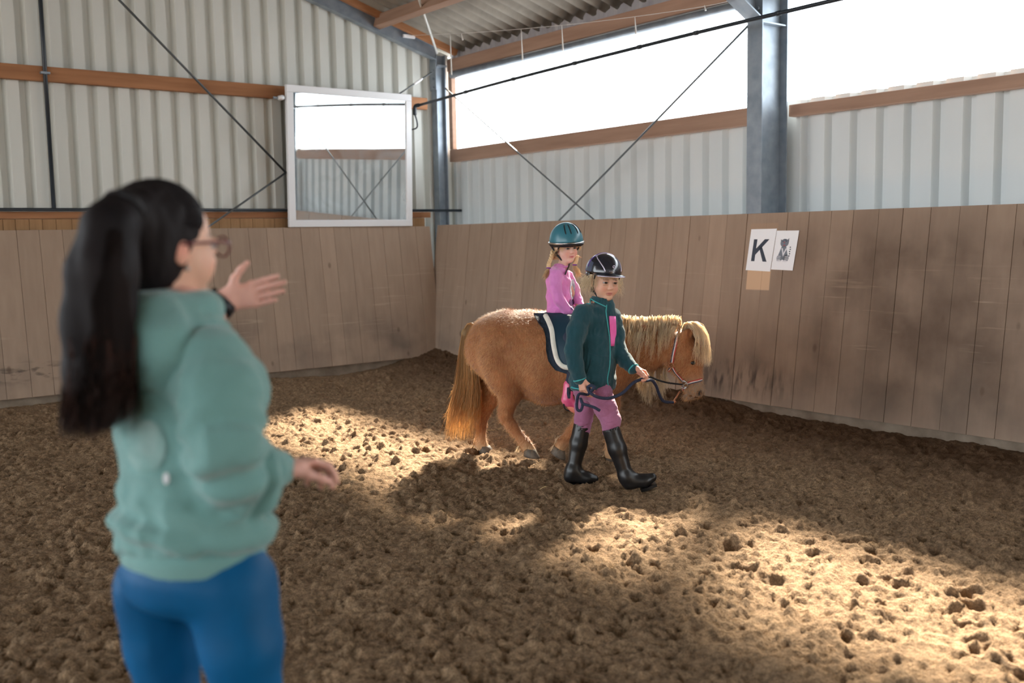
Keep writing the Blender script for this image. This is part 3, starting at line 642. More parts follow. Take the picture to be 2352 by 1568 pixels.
# head: poll to muzzle
S.loft([(PW(1558, 786), PR(25), PR(36)), (PW(1572, 815), PR(27), PR(38)), (PW(1580, 840), PR(24), PR(34)), (PW(1588, 868), PR(18), PR(25)), (PW(1593, 890), PR(17), PR(21)), (PW(1594, 902), PR(17), PR(19))], PSIDE, k=.025, cap=.8)
S.ell(PW(1555, 828, -.035), (PR(27), PR(12), PR(28)), [HEAD, PSIDE, ZH], k=.03)     # cheek
S.ell(PW(1555, 828, .035), (PR(27), PR(12), PR(28)), [HEAD, PSIDE, ZH], k=.03)
S.ell(PW(1604, 899), (PR(12), PR(17), PR(13)), [HEAD, PSIDE, ZH], k=.02)
S.ell(PW(1580, 912), (PR(12), PR(12), PR(7)), [HEAD, PSIDE, ZH], k=.015)            # chin
S.ell(PW(1596, 829, -.062), (PR(10), PR(6), PR(6)), [HEAD, PSIDE, ZH], k=.012)      # brow
S.ell(PW(1609, 904, -.052), (PR(5.5), PR(6), PR(7)), [HEAD, PSIDE, ZH], k=.008, op='s')   # nostrils
S.ell(PW(1609, 904, .052), (PR(5.5), PR(6), PR(7)), [HEAD, PSIDE, ZH], k=.008, op='s')
S.ell(PW(1596, 910), (PR(22), PR(22), PR(1.6)), [unit(HEAD-.25*ZH), PSIDE, unit(ZH+.25*HEAD)], k=.006, op='s')  # mouth line
for sgn, (bx, by, tx, ty) in ((-1, (1571, 772, 1591, 757)), (1, (1574, 766, 1600, 752))):   # ears
    a = PW(bx, by, sgn*.05); b = PW(tx, ty, sgn*.075); S.cap(a, (a+b)/2, .034, .03, k=.02); S.cap((a+b)/2, b, .030, .007, k=.01)
    S.ell((a+b)/2+PSIDE*sgn*.02+HEAD*.012, (.016, .02, .045), [HEAD, PSIDE, unit(b-a)], k=.01, op='s')
def leg(off, pts):
    for (x0, y0, r0), (x1, y1, r1) in zip(pts[:-1], pts[1:]):
        S.cap(PW(x0, y0, off), PW(x1, y1, off), PR(r0), PR(r1), k=.022)
OFFN, OFFF = -.13, .13
leg(OFFN, [(1148, 820, 52), (1164, 868, 44), (1172, 902, 28), (1163, 940, 17), (1161, 958, 14.5)])           # near hind thigh, gaskin
leg(OFFN, [(1157, 952, 13), (1175, 978, 12.5), (1200, 1010, 11), (1208, 1020, 12.5), (1217, 1033, 13)])
leg(OFFF, [(1135, 820, 50), (1138, 870, 38), (1132, 905, 26), (1116, 935, 17), (1112, 950, 14.5)])           # far hind
leg(OFFF, [(1109, 945, 14), (1106, 975, 12), (1104, 1008, 11.5), (1104, 1020, 13), (1114, 1030, 13)])
leg(OFFN+.02, [(1388, 840, 44), (1372, 890, 28), (1352, 925, 18), (1336, 955, 15), (1331, 968, 15)])             # near fore, pushing off
leg(OFFN+.02, [(1331, 965, 14), (1312, 992, 11.5), (1293, 1014, 11.5), (1289, 1021, 12.5), (1284, 1030, 12.5)])
leg(OFFF-.02, [(1398, 840, 42), (1402, 890, 26), (1405, 930, 19), (1406, 962, 16), (1405, 978, 15), (1403, 1010, 11.5), (1401, 1036, 12), (1403, 1046, 13), (1407, 1054, 13)])
PQ = S.mesh(2)
P, Q = PQ
# coat colours by body region (thing's own colour): chestnut, paler pasterns, dark muzzle
def near(p, c, r): return np.clip(1-np.linalg.norm(p-c, axis=1)/r, 0, 1)
def sstep(a, b, x): t = np.clip((x-a)/(b-a), 0, 1); return t*t*(3-2*t)
def mixc(c, m, col): return c*(1-m[:, None])+np.array(lin(col))*m[:, None]
n1 = snoise(P, 5, 21, 3); n2 = snoise(P*np.array([1, 1, .5]), 22, 22, 2)
C = np.tile(np.array(lin((164, 103, 61))), (len(P), 1))
C = mixc(C, np.clip(.35+.5*n1, 0, .7), (122, 73, 43)); C = mixc(C, np.clip(.3*n2, 0, .3), (196, 150, 108))
C = mixc(C, sstep(.17, .07, P[:, 2])*.55, (222, 186, 142))
mz = PW(1598, 905); C = mixc(C, sstep(.135, .07, np.linalg.norm((P-mz), axis=1)), (74, 67, 66)); C = mixc(C, .45*sstep(.16, .09, np.linalg.norm(P-mz, axis=1)), (196, 160, 126))
for s_ in (-.052, .052): C = mixc(C, sstep(.032, .016, np.linalg.norm(P-PW(1609, 904, s_), axis=1)), (30, 26, 26))
M_COAT = mat('chestnut_coat', (0, 0, 0), vcol='col', scale=34, contrast=.7, rough=.65, bump=.9, bscale=80, bstretch=(1, 1, .35), spec=.25, sheen=.25)
body = put('body', PQ, M_COAT, pony, cols=C)
# short fuzzy coat
M_FUZZ = mat('coat_hair', (176, 122, 78), (208, 158, 110), scale=6, rough=.5, spec=.3)
def fuzz(name, P, Q, count, ln, wd, flow, material, parent, seed=3, mask=None):
    r = np.random.default_rng(seed); N = normals(P, Q); A = np.linalg.norm(np.cross(P[Q[:, 2]]-P[Q[:, 0]], P[Q[:, 3]]-P[Q[:, 1]]), axis=1)
    if mask is not None: A = A*mask(P[Q].mean(1))
    fi = r.choice(len(Q), count, p=A/A.sum()); u = r.random((count, 1)); v = r.random((count, 1)); q = Q[fi]
    b = P[q[:, 0]]*(1-u)*(1-v)+P[q[:, 1]]*u*(1-v)+P[q[:, 2]]*u*v+P[q[:, 3]]*(1-u)*v; n = N[q[:, 0]]
    fl = np.asarray(flow, float); t = fl-n*(n@fl)[:, None]; d = n*.45+t+r.normal(scale=.22, size=(count, 3)); d /= np.linalg.norm(d, axis=1)[:, None]
    s = np.cross(d, n); s /= np.linalg.norm(s, axis=1)[:, None]+1e-9; L_ = (ln*(.6+.8*r.random((count, 1)))); wd_ = wd
    V = np.stack([b-s*wd_-n*.001, b+s*wd_-n*.001, b+d*L_*.6+s*wd_*.6, b+d*L_], 1).reshape(-1, 3); i = np.arange(count)*4
    return tag(put(name, (V, np.stack([i, i+1, i+2, i+3], 1)), material, parent), kind='stuff')
fuzz('coat_fuzz', P, Q, 46000, .024, .0009, (-HEAD*.5-ZH*.75), M_FUZZ, pony, mask=lambda c: (c[:, 2] > .06))
# hooves
M_HOOF = mat('hoof_horn', (70, 62, 56), (112, 98, 84), scale=30, rough=.6, bump=.2, bscale=80)
def hoof(off, x, y, tilt):
    """x,y = bottom centre pixel; tilt raises the heel"""
    p = PW(x, y, off); f = unit(HEAD*cos(tilt)-ZH*sin(tilt)); u = unit(ZH*cos(tilt)+HEAD*sin(tilt)); rows = [(0, .052, .0), (.012, .05, -.002), (.035, .043, -.012), (.055, .038, -.02)]
    V = []; n = 18
    for h, r, sh in rows:
        for j in range(n):
            a = 2*pi*j/n; V.append(p+u*h+f*(r*1.08*cos(a)+sh)+PSIDE*r*.92*sin(a))
    Fq = [(i*n+j, i*n+(j+1) % n, (i+1)*n+(j+1) % n, (i+1)*n+j) for i in range(3) for j in range(n)]+[tuple(range(n))[::-1], tuple(3*n+j for j in range(n))]
    o = obj('hoof', V, Fq, M_HOOF, pony, True); return o
hoof(OFFN, 1221, 1049, .15); hoof(OFFF, 1119, 1041, 0); hoof(OFFN+.02, 1282, 1047, .5); hoof(OFFF-.02, 1410, 1068, 0)
# eyes
M_EYE = mat('dark_eye', (16, 14, 14), rough=.08, spec=.6)
for s_ in (-.074, .074):
    bm = bmesh.new(); bmesh.ops.create_uvsphere(bm, u_segments=14, v_segments=10, radius=.017); c = PW(1592, 833, s_); V = [np.array(v.co)*np.array([1, 1, .8])+c for v in bm.verts]; Fq = [[v.index for v in f.verts] for f in bm.faces]; bm.free()
    obj('eye', V, Fq, M_EYE, pony, True)
# tail
M_TAIL = mat('tail_hair', (200, 148, 94), (250, 222, 168), scale=9, rough=.45, spec=.35, contrast=.8, stretch=(1, 1, .25))
M_MANE = mat('mane_hair', (250, 224, 184), (255, 248, 232), scale=9, rough=.45, spec=.35, contrast=.8, stretch=(1, 1, .25))
for M_ in (M_TAIL, M_MANE):
    b = M_.node_tree.nodes['Principled BSDF']; tr = M_.node_tree.nodes.new('ShaderNodeBsdfTranslucent'); mx = M_.node_tree.nodes.new('ShaderNodeMixShader'); mx.inputs[0].default_value = .6
    at_ = M_.node_tree.nodes.new('ShaderNodeAttribute'); at_.attribute_name = 'col'; ml = M_.node_tree.nodes.new('ShaderNodeVectorMath'); ml.operation = 'MULTIPLY'; M_.node_tree.links.new(b.inputs['Base Color'].links[0].from_socket, ml.inputs[0]); M_.node_tree.links.new(at_.outputs['Color'], ml.inputs[1]); M_.node_tree.links.new(ml.outputs[0], b.inputs['Base Color']); M_.node_tree.links.new(ml.outputs[0], tr.inputs[0]); out = M_.node_tree.nodes['Material Output']
    M_.node_tree.links.new(b.outputs[0], mx.inputs[1]); M_.node_tree.links.new(tr.outputs[0], mx.inputs[2]); M_.node_tree.links.new(mx.outputs[0], out.inputs[0])
cur = []
for i in range(1500):
    t = random.random(); e = random.gauss(0, .06); o_ = (random.random()-.5)*2
    end = 880+128*random.random()**.7
    mid1 = PW(1056+t*30+e*8, 800, o_*.04); mid2 = PW(1046+t*55+e*20, 880, o_*.075)
    x2 = 1030+t*66+random.gauss(0, 4)
    cur.append([PW(1074+t*12, 742+t*8+random.random()*10, o_*.025), PW(1063+t*20, 762, o_*.032), mid1, mid2, PW(x2+4, 940, o_*.08), PW(x2-4+random.gauss(0, 5), end+5, o_*.08+random.gauss(0, .01))] if end > 945 else [PW(1076+t*12, 742+t*8+random.random()*10, o_*.025), PW(1063+t*20, 762, o_*.032), mid1, mid2, PW(x2+4, end, o_*.08)])
strands('tail_strands', cur, .0023, M_TAIL, pony, n=10, tip=.12)
tl = SDF(.011); tl.chain([PW(1082, 748), PW(1070, 765), PW(1068, 800), PW(1071, 850), PW(1070, 900), PW(1064, 950)], [.028, .028, .026, .022, .014, .006], k=.03)
tm = tl.mesh(2); put('tail', tm, M_TAIL, pony, cols=np.full((len(tm[0]), 3), .7))
# mane: near side, far side and forelock
cur = []
for i in range(1150):
    cl = random.randrange(34); t = (cl+random.gauss(.5, .42))/34; t = min(max(t, 0), 1); cr = random.Random(cl); L0 = (58+cr.random()*62)*(1-.45*t); sw = cr.uniform(-10, 6)
    x = 1408+t*158; y = 733+5*sin(t*5)+t*13+random.gauss(0, 2); ln = L0*(.5+.6*random.random()); bl_ = -.125+.06*t
    o0 = random.uniform(-.05, .05)
    cur.append([PW(x, y+3, o0*.5), PW(x-1, y-8-8*random.random(), .02+o0), PW(x-3+sw*.2, y+6, bl_+.055), PW(x-5+sw*.5, y+ln*.5, bl_), PW(x-8+sw+random.gauss(0, 3), y+ln, bl_-.025+random.gauss(0, .008))])
strands('mane_strands', cur, .0024, M_MANE, pony, n=8, tip=.12)
cur = []
for i in range(900):
    t = random.random(); x = 1412+t*140; y = 736+t*10; cl = int(t*16); cr = random.Random(cl+50); e = 880+cr.random()*30+random.random()*28-40*abs(t-.45)
    cur.append([PW(x, y, 0), PW(x, y-8-7*random.random(), .03), PW(x+2, y+35, .12), PW(1468+t*66, 835, .12), PW(1466+t*66+cr.uniform(-5, 5), (835+e)/2, .11), PW(1464+t*68+cr.uniform(-8, 8)+random.gauss(0, 4), e, .10)])
strands('far_mane_strands', cur, .0019, M_MANE, pony, n=9, tip=.12)
cur = []
for i in range(800):
    t = random.random(); o_ = random.uniform(-.07, .07); x = 1566+t*24; cl = random.Random(int(t*12)).uniform(-4, 4)
    cur.append([PW(x, 758+random.gauss(0, 3), o_*.6), PW(x+10, 743-6*random.random(), o_), PW(1596+t*28, 764+random.gauss(0, 4), o_*1.2-.01), PW(1594+t*38+cl, 795, o_*1.2-.03), PW(1590+t*40+cl*2+random.gauss(0, 4), 805+random.random()*38, o_*1.1-.04)])
strands('forelock', cur, .0019, M_MANE, pony, n=8, tip=.12)
# feathers at the fetlocks
cur = []
for off, x, y in ((OFFN, 1206, 1020), (OFFF, 1100, 1020), (OFFN+.02, 1286, 1018), (OFFF-.02, 1400, 1042)):
    for i in range(90):
        a = random.uniform(-.03, .03); cur.append([PW(x-4+random.gauss(0, 3), y-8+random.gauss(0, 6), off+a), PW(x-13, y+2, off+a), PW(x-17+random.gauss(0, 3), y+12+random.random()*8, off+a)])
strands('fetlock_feather', cur, .0016, M_MANE, pony, n=5)

# ------------------------------------------------------------------ halter (worn by the pony)
M_RED = mat('red_webbing', (186, 62, 58), rough=.8); M_NAVYW = mat('navy_webbing', (52, 58, 84), rough=.8); M_WWEB = mat('white_webbing', (224, 214, 208), rough=.8)
M_METAL = mat('polished_metal', (200, 198, 196), rough=.2, metal=.9); M_BRASS = mat('worn_brass', (190, 130, 96), rough=.3, metal=.8)
from mathutils.bvhtree import BVHTree
bv = BVHTree.FromPolygons([Vector(p) for p in P], [tuple(int(i) for i in q) for q in Q])
def on_pony(px, py, lift=.004, side=-1, d0=None):
    """point on the near (or far) skin of the pony under a pixel, with normal"""
    a = PW(px, py, side*.6); b = PW(px, py, 0); dr = Vector(b-a).normalized(); h = bv.ray_cast(Vector(a), dr)
    if h[0] is None:
        h = bv.find_nearest(Vector(PW(px, py, side*.03)))
    p = np.array(h[0]); n = np.array(h[1])
    if n@(p-PW(px, py, 0)) < 0 and h[0] is not None: n = n if n@(-FH*-side) > 0 else n
    if n@(FH*side) < -.2: n = -n
    return p+n*lift, n
halter = thing('halter', tuple(PW(1560, 840, -.1)), 'red white and navy striped halter on the pony head', 'halter')
def hstrap(pix, wd=.021, side=-1):
    q = [on_pony(x, y, .005, side) for x, y in pix]; pts = [a for a, n in q]; nr = [n for a, n in q]
    sp = spline(pts, 16); 
    for k, (mm, off, ww) in enumerate(((M_RED, -.33, .34), (M_WWEB, 0, .32), (M_NAVYW, .33, .34))):
        t = np.gradient(spline(pts, 16), axis=0); t /= np.linalg.norm(t, axis=1)[:, None]; nn = spline(nr, 16); nn /= np.linalg.norm(nn, axis=1)[:, None]; s = np.cross(t, nn); s /= np.linalg.norm(s, axis=1)[:, None]
        strap('strap_stripe', sp+s*off*wd, nn, ww*wd, .003, mm, halter, 16)
for side in (-1, 1):
    hstrap([(1560, 762), (1556, 775), (1551, 795), (1547, 815), (1544, 834)], side=side)
    hstrap([(1545, 842), (1553, 855), (1563, 866), (1571, 876)], .019, side)
    hstrap([(1578, 881), (1590, 877), (1602, 874), (1611, 871)], .019, side)
    hstrap([(1541, 845), (1536, 851), (1535, 856)], .017, side); hstrap([(1571, 886), (1566, 893), (1562, 898)], .017, side)
    for x, y, R, mm in ((1543, 838, .017, M_BRASS), (1575, 882, .019, M_METAL)):
        p, n = on_pony(x, y, .009, side); u = unit(np.cross(n, ZH)); v = np.cross(n, u); mb = MB(); torus(mb, p, u, v, R, .0032); mb.build('ring', mm, halter, True)
p, n = on_pony(1575, 882, .015); u = unit(np.cross(n, ZH)); v = np.cross(n, u)
mb = MB(); torus(mb, p+u*.004, u, v, .026, .0028, a0=.6, a1=5.2); mb.tube([p-u*.02-v*.018, p+u*.022+v*.02], .003, 6); mb.build('bit_ring', M_METAL, halter, True)
a = PW(1562, 899, -.03); c = PW(1553, 913, -.06); mb = MB(); mb.tube(spline([a, (a+c)/2+ZH*.004, c], 8), .006, 8); mb.build('chin_link', M_BRASS, halter, True)

# ------------------------------------------------------------------ saddle, pad, stirrup
saddle = thing('saddle', tuple(PW(1290, 740)), 'small dark saddle with pale felt edge on a navy quilted pad', 'saddle')
M_PAD = mat('navy_quilted_pad', (28, 38, 52), (44, 56, 72), scale=40, rough=.85, bump=.6, bscale=60); M_FELT = mat('cream_felt', (226, 218, 204), (240, 234, 222), scale=30, rough=.95, bump=.4, bscale=120); M_SADDLE = mat('petrol_saddle', (22, 52, 68), rough=.55); M_STRAPB = mat('black_strap', (24, 24, 28), rough=.6)
PADN = [(1226, 724), (1236, 742), (1249, 757), (1255, 780), (1255, 805), (1260, 828), (1272, 846), (1290, 855), (1310, 859), (1345, 856), (1370, 838), (1375, 800), (1372, 770), (1362, 742), (1350, 724)]
def cover(poly, lift, th, name, material, side=-1, nseg=14):
    """a padded panel that follows the pony's flank inside a pixel outline (top edge along the spine)"""
    poly = np.array(poly, float); ys = np.linspace(poly[:, 1].min(), poly[:, 1].max(), nseg); rows = []
    for y in ys:
        xs = []
        for (x0, y0), (x1, y1) in zip(poly, np.roll(poly, -1, 0)):
            if (y0-y)*(y1-y) <= 0 and y0 != y1: xs.append(x0+(y-y0)/(y1-y0)*(x1-x0))
        if len(xs) < 2: xs = [poly[np.argmax(poly[:, 1])][0]]*2
        rows.append([on_pony(min(xs)+(max(xs)-min(xs))*k/11, y, lift, side) for k in range(12)])
    V = [p for r in rows for p, n in r]+[p+n*th for r in rows for p, n in r]; m_ = len(rows)*12
    Fq = []
    for i in range(len(rows)-1):
        for j in range(11): Fq += [(i*12+j, i*12+j+1, (i+1)*12+j+1, (i+1)*12+j), tuple(m_+k for k in ((i+1)*12+j, (i+1)*12+j+1, i*12+j+1, i*12+j))]
    edge = [j for j in range(12)]+[i*12+11 for i in range(1, len(rows))]+[(len(rows)-1)*12+j for j in range(10, -1, -1)]+[i*12 for i in range(len(rows)-2, 0, -1)]
    for a, b in zip(edge, edge[1:]+edge[:1]): Fq.append((a, b, m_+b, m_+a))
    return obj(name, V, Fq, material, saddle, True)
cover(PADN, .004, .014, 'pad_flap', M_PAD); cover(PADN, .004, .014, 'pad_flap', M_PAD, 1)
SADN = [(1252, 728), (1266, 752), (1276, 790), (1288, 824), (1302, 840), (1340, 838), (1356, 800), (1352, 750), (1340, 730)]
cover(SADN, .02, .018, 'saddle_flap', M_SADDLE); cover(SADN, .02, .018, 'saddle_flap', M_SADDLE, 1)
for side in (-1, 1):
    q = [on_pony(x, y, .036, side)[0] for x, y in ((1254, 734), (1262, 748), (1268, 765), (1272, 787), (1276, 805), (1282, 822), (1290, 834), (1302, 841), (1325, 843))]
    MB().tube(spline(q, 30), .0165, 10).build('felt_edge', M_FELT, saddle, True)
seat = SDF(.009); seat.loft([(PW(1246, 728), .12, .035), (PW(1275, 738), .14, .035), (PW(1310, 744), .13, .035), (PW(1345, 732), .10, .035)], PSIDE, k=.03); seat.ell(PW(1250, 722), (.05, .12, .022), [HEAD, PSIDE, ZH]); seat.ell(PW(1347, 724), (.04, .07, .04), [HEAD, PSIDE, ZH])
put('seat', seat.mesh(1), M_SADDLE, saddle)
roll_ = [PW(1240, 728, s_) for s_ in (-.13, -.06, 0, .06, .13)]; roll_ = [p+ZH*(.02-.9*((i-2)/2)**2*.05) for i, p in enumerate(roll_)]; MB().tube(spline(roll_, 14), .022, 10).build('cantle_roll', M_FELT, saddle, True)
q = [on_pony(x, y, .02)[0] for x, y in ((1318, 845), (1316, 870), (1313, 895), (1309, 918))]; MB().tube(spline(q, 12), .012, 6).build('girth', M_STRAPB, saddle, True)

# ------------------------------------------------------------------ people: heads, hands, helmets
SKIN = mat('skin', (0, 0, 0), vcol='col', scale=40, contrast=.12, rough=.5, spec=.35, sub=.12)
M_EYEW = mat('eye_white', (158, 150, 146), rough=.2); M_IRIS = mat('eye_iris', (66, 74, 84), rough=.15); M_PUPIL = mat('eye_pupil', (10, 10, 12), rough=.1)
def basis(yaw, pitch=0, roll=0):
    """face direction from yaw: 0 looks at the camera side (-view), positive turns to picture right; rows: right-hand side of picture, forward, up"""
    f = -FH*cos(yaw)+RH*sin(yaw); r = RH*cos(yaw)+FH*sin(yaw)
    f2 = f*cos(pitch)+ZH*sin(pitch); u = ZH*cos(pitch)-f*sin(pitch)
    r2 = r*cos(roll)+u*sin(roll); u2 = u*cos(roll)-r*sin(roll)
    return np.array([r2, f2, u2])
def head_sdf(c, H, B, res=.0032, neck_to=None, neck_r=.05, child=True):
    S = SDF(res); T = lambda r, f, u: c+H*(r*B[0]+f*B[1]+u*B[2])
    def E(r, f, u, a, b, d, k=.04, op='u'): S.ell(T(r, f, u), (a*H, b*H, d*H), B, k*H, op)
    E(0, -.06, .12, .335, .43, .40, .05); E(0, .10, -.14, .275, .27, .33, .12); E(0, .215, -.405, .12, .12, .085, .10)
    for s in (-1, 1):
        E(s*.155, .215, -.17, .115, .12, .13, .09)
        E(s*.13, .395, .005, .072, .05, .042, .05, 's')
        E(s*.13, .348, .043, .086, .062, .028, .03); E(s*.13, .345, -.045, .078, .055, .024, .03)
        E(s*.045, .395, -.152, .030, .035, .026, .025)
        E(s*.335, -.06, -.05, .028, .075, .115, .02)
    S.cap(T(0, .355, .02), T(0, .425, -.135), .030*H, .043*H, .05*H)
    E(0, .36, -.262, .088, .045, .020, .018); E(0, .352, -.302, .072, .048, .024, .018); E(0, .405, -.281, .10, .025, .006, .012, 's')
    if neck_to is not None: S.cap(T(0, -.10, -.3), neck_to, neck_r, neck_r*1.08, k=.03)
    return S, T
def head_cols(P, c, H, B, skin, lip, blush, brow=(120, 92, 70), browmask=True):
    q = (P-c)@B.T/H; C = np.tile(np.array(lin(skin)), (len(P), 1)); fr = (q[:, 1] > .15)
    for s in (-1, 1):
        C = mixc(C, .5*fr*np.exp(-(((q[:, 0]-s*.17)/.10)**2+((q[:, 2]+.17)/.09)**2)), blush)
        if browmask:
            xx = (q[:, 0]-s*.14)*s; C = mixc(C, .75*fr*np.exp(-((q[:, 2]-(.095-.9*xx*xx+.02*xx))/.016)**2)*(np.abs(xx) < .09), brow)
        C = mixc(C, .35*fr*np.exp(-(((q[:, 0]-s*.13)/.10)**2+((q[:, 2]-.0)/.06)**2)), (150, 110, 96))
    lipm = np.exp(-((q[:, 0]/.085)**4+((q[:, 2]+.282)/.040)**4))*(q[:, 1] > .2); C = mixc(C, .85*lipm, lip)
    C = mixc(C, .8*np.exp(-((q[:, 0]/.085)**4+((q[:, 2]+.281)/.007)**2))*(q[:, 1] > .2), (118, 62, 58))
    C = mixc(C, .25*np.exp(-((q[:, 0]/.05)**2+((q[:, 2]+.14)/.05)**2))*fr, blush)
    return C
def eyes(c, H, B, parent, gaze=0.0, iris=M_IRIS):
    for s in (-1, 1):
        e = bpy.data.objects.new('eye', None)
        ctr = c+H*(s*.13*B[0]+.322*B[1]+.002*B[2]); rad = .068*H; gd = unit(B[1]+gaze*B[0]); a = unit(np.cross(gd, B[2])); b = np.cross(a, gd)
        def dome(t0, t1, lift, name, material, par):
            V = []; n = 16; rings = np.linspace(t0, t1, 6)
            for t in rings:
                for j in range(n):
                    ph = 2*pi*j/n; V.append(ctr+(rad+lift)*(cos(t)*gd+sin(t)*(cos(ph)*a+sin(ph)*b)))
            Fq = [(i*n+j, (i+1)*n+j, (i+1)*n+(j+1) % n, i*n+(j+1) % n) for i in range(5) for j in range(n)]
            return obj(name, V, Fq, material, par, True)
        bpy.data.objects.remove(e)
        ew = dome(.02, 2.2, 0, 'eye', M_EYEW, parent); dome(  .005, .62, .0004, 'iris', iris, ew); dome(.003, .30, .0008, 'pupil', M_PUPIL, ew)
def hand_sdf(S, wrist, d, palm, L, curl, thumb_side, spread=.06, thumb=(.75, .35), k=.004, base_r=None):
    """wrist point, finger direction d, palm normal (out of the palm), thumb_side = direction from little finger to index"""
    d = unit(d); n = unit(palm-d*(palm@d)); t = unit(thumb_side-d*(thumb_side@d)-n*(thumb_side@n)); s = L/.18
    S.sec(wrist, wrist+d*.085*s, t, (.026*s, .017*s), (.040*s, .014*s), k=.012, cap=.6)
    S.cap(wrist-d*.05*s, wrist+d*.01*s, (base_r or .024*s), .024*s, k=.015)
    S.ell(wrist+d*.035*s+t*.022*s+n*.008*s, (.03*s, .017*s, .016*s), [d, t, n], k=.012)
    offs = (.031, .011, -.010, -.029); ln = ((.040, .024, .020), (.045, .028, .022), (.041, .026, .021), (.032, .019, .018)); rr = (.0092, .0096, .0090, .0080); st = (.084, .088, .084, .076)
    for i in range(4):
        p = wrist+d*st[i]*s+t*offs[i]*s; cu = curl[i] if hasattr(curl, '__len__') else curl; a = 0; sp = (1.5-i)*spread
        for j, l in enumerate(ln[i]):
            a += cu*(.8, 1.1, .7)[j]; dd = unit((d*cos(a)+n*sin(a))*cos(sp)+t*sin(sp)); e = p+dd*l*s; S.cap(p, e, rr[i]*s*(1-.06*j), rr[i]*s*(.94-.07*j), k=k); p = e
    p = wrist+d*.022*s+t*.024*s+n*.006*s; a, b = thumb
    for j, (l, r) in enumerate(((.042, .0125), (.032, .0105), (.026, .009))):
        dd = unit(d*cos(a)+t*sin(a)+n*b); e = p+dd*l*s; S.cap(p, e, r*s, r*s*.9, k=.007 if j else .012); p = e; a *= .72
    return S
def fold(seed, amp, freq=9, axis=None):
    def fn(P):
        q = P if axis is None else P+np.outer(P@axis, axis)*1.2
        n = snoise(q, freq, seed, 2); return amp*(1-2*np.abs(n))*.6+amp*.5*snoise(P, freq*.5, seed+1, 2)
    return fn
def shell_helmet(t, c, B, rx, ry, rz, material, rimmat, drop=.30, visor=None, res=.004):
    """domed riding helmet: c = centre, B rows = picture-right/forward/up"""
    S = SDF(res); S.ell(c, (rx, ry, rz), B, k=.005)
    pl = c-B[2]*rz*drop
    S.add(lambda p: (p-pl)@B[2]+.10*((p-c)@B[1])*0, pl-.25, pl+.25, .006, 's')
    S.ell(c-B[2]*rz*.15, (rx*.88, ry*.88, rz*.88), B, .004, 's')
    return put('shell', S.mesh(1), material, t)
def ell_pt(c, B, r, th, u, lift=1.0):
    """point on helmet ellipsoid: th azimuth (0 = forward, + = picture right), u = height fraction -1..1"""
    rr = math.sqrt(max(0, 1-u*u)); return c+lift*(B[0]*r[0]*rr*sin(th)+B[1]*r[1]*rr*cos(th)+B[2]*r[2]*u)

# ------------------------------------------------------------------ the girl riding
RD = 6.80
def RW(x, y, o=0): return W(x, y, RD+o)
rb = RW(1290, 745); rb[2] = ground(rb[0], rb[1])
rider = thing('person', (rb[0], rb[1], .9), 'girl in a pink top and teal helmet sitting on the pony', 'person')
KR = RD/FPX
hB = basis(radians(26), radians(-3), radians(3)); hc = RW(1300.5, 568.5); hH = .203
S, T = head_sdf(hc, hH, hB, .0027, RW(1289, 622), .033)
P1, Q1 = S.mesh(1); C1 = head_cols(P1, hc, hH, hB, (226, 184, 166), (196, 96, 104), (226, 140, 130), (160, 122, 92))
# inner body and hands
S = SDF(.008); PRB = basis(radians(62))              # torso faces along the pony
side = PRB[0]
S.loft([(RW(1287, 618), .06, .05), (RW(1284, 640), .095, .06), (RW(1284, 700), .085, .06), (RW(1288, 742), .09, .065)], side, k=.02)
S.chain([RW(1280, 630, -.08), RW(1284, 682, -.12), RW(1318, 722, -.06)], [.026, .023, .018]); S.chain([RW(1300, 632, .09), RW(1322, 690, .1), RW(1340, 722, 0)], [.026, .023, .018])
P2, Q2 = S.mesh(1)
S = SDF(.0024); hand_sdf(S, RW(1324, 725, -.05), HEAD-.15*ZH, -ZH-.4*PSIDE, .125, .75, -PSIDE+.2*ZH); P3, Q3 = S.mesh(0)
S = SDF(.0024); hand_sdf(S, RW(1345, 724, .02), HEAD-.15*ZH, -ZH+.4*PSIDE, .125, .75, PSIDE+.2*ZH); P4, Q4 = S.mesh(0)
sk = lambda P: np.tile(np.array(lin((222, 170, 150))), (len(P), 1))
put('body', join((P1, Q1), (P2, Q2), (P3, Q3), (P4, Q4)), SKIN, rider, cols=np.vstack([C1, sk(P2), sk(P3), sk(P4)]))
eyes(hc, hH, hB, rider, -.35)
# pink long-sleeved top
M_PINK = mat('pink_jersey', (214, 122, 192), (226, 140, 204), scale=6, rough=.85, bump=.25, bscale=220, sheen=.3, contrast=.8)
S = SDF(.0062)
S.loft([(RW(1287, 611), .047, .042), (RW(1284, 625), .095, .058), (RW(1283, 645), .118, .073), (RW(1284, 680), .108, .076), (RW(1287, 715), .108, .080), (RW(1290, 742), .118, .088)], side, k=.025, cap=.35)
S.chain([RW(1278, 632, -.10), RW(1276, 660, -.135), RW(1284, 688, -.14), RW(1303, 712, -.11), RW(1321, 724, -.06)], [.042, .036, .034, .030, .022], k=.02)
S.chain([RW(1304, 634, .09), RW(1318, 662, .12), RW(1326, 690, .10), RW(1343, 722, .02)], [.040, .035, .033, .022], k=.02)
put('pink_top', S.mesh(1), M_PINK, rider, disp=fold(31, .004, 11, RH))
pts = [RW(1287, 613)+.052*(cos(a)*side+sin(a)*PRB[1]*.95)+ZH*.004*sin(a) for a in np.linspace(0, 2*pi, 26)]
MB().tube(pts, .006, 6).build('neckband', M_PINK, rider, True)
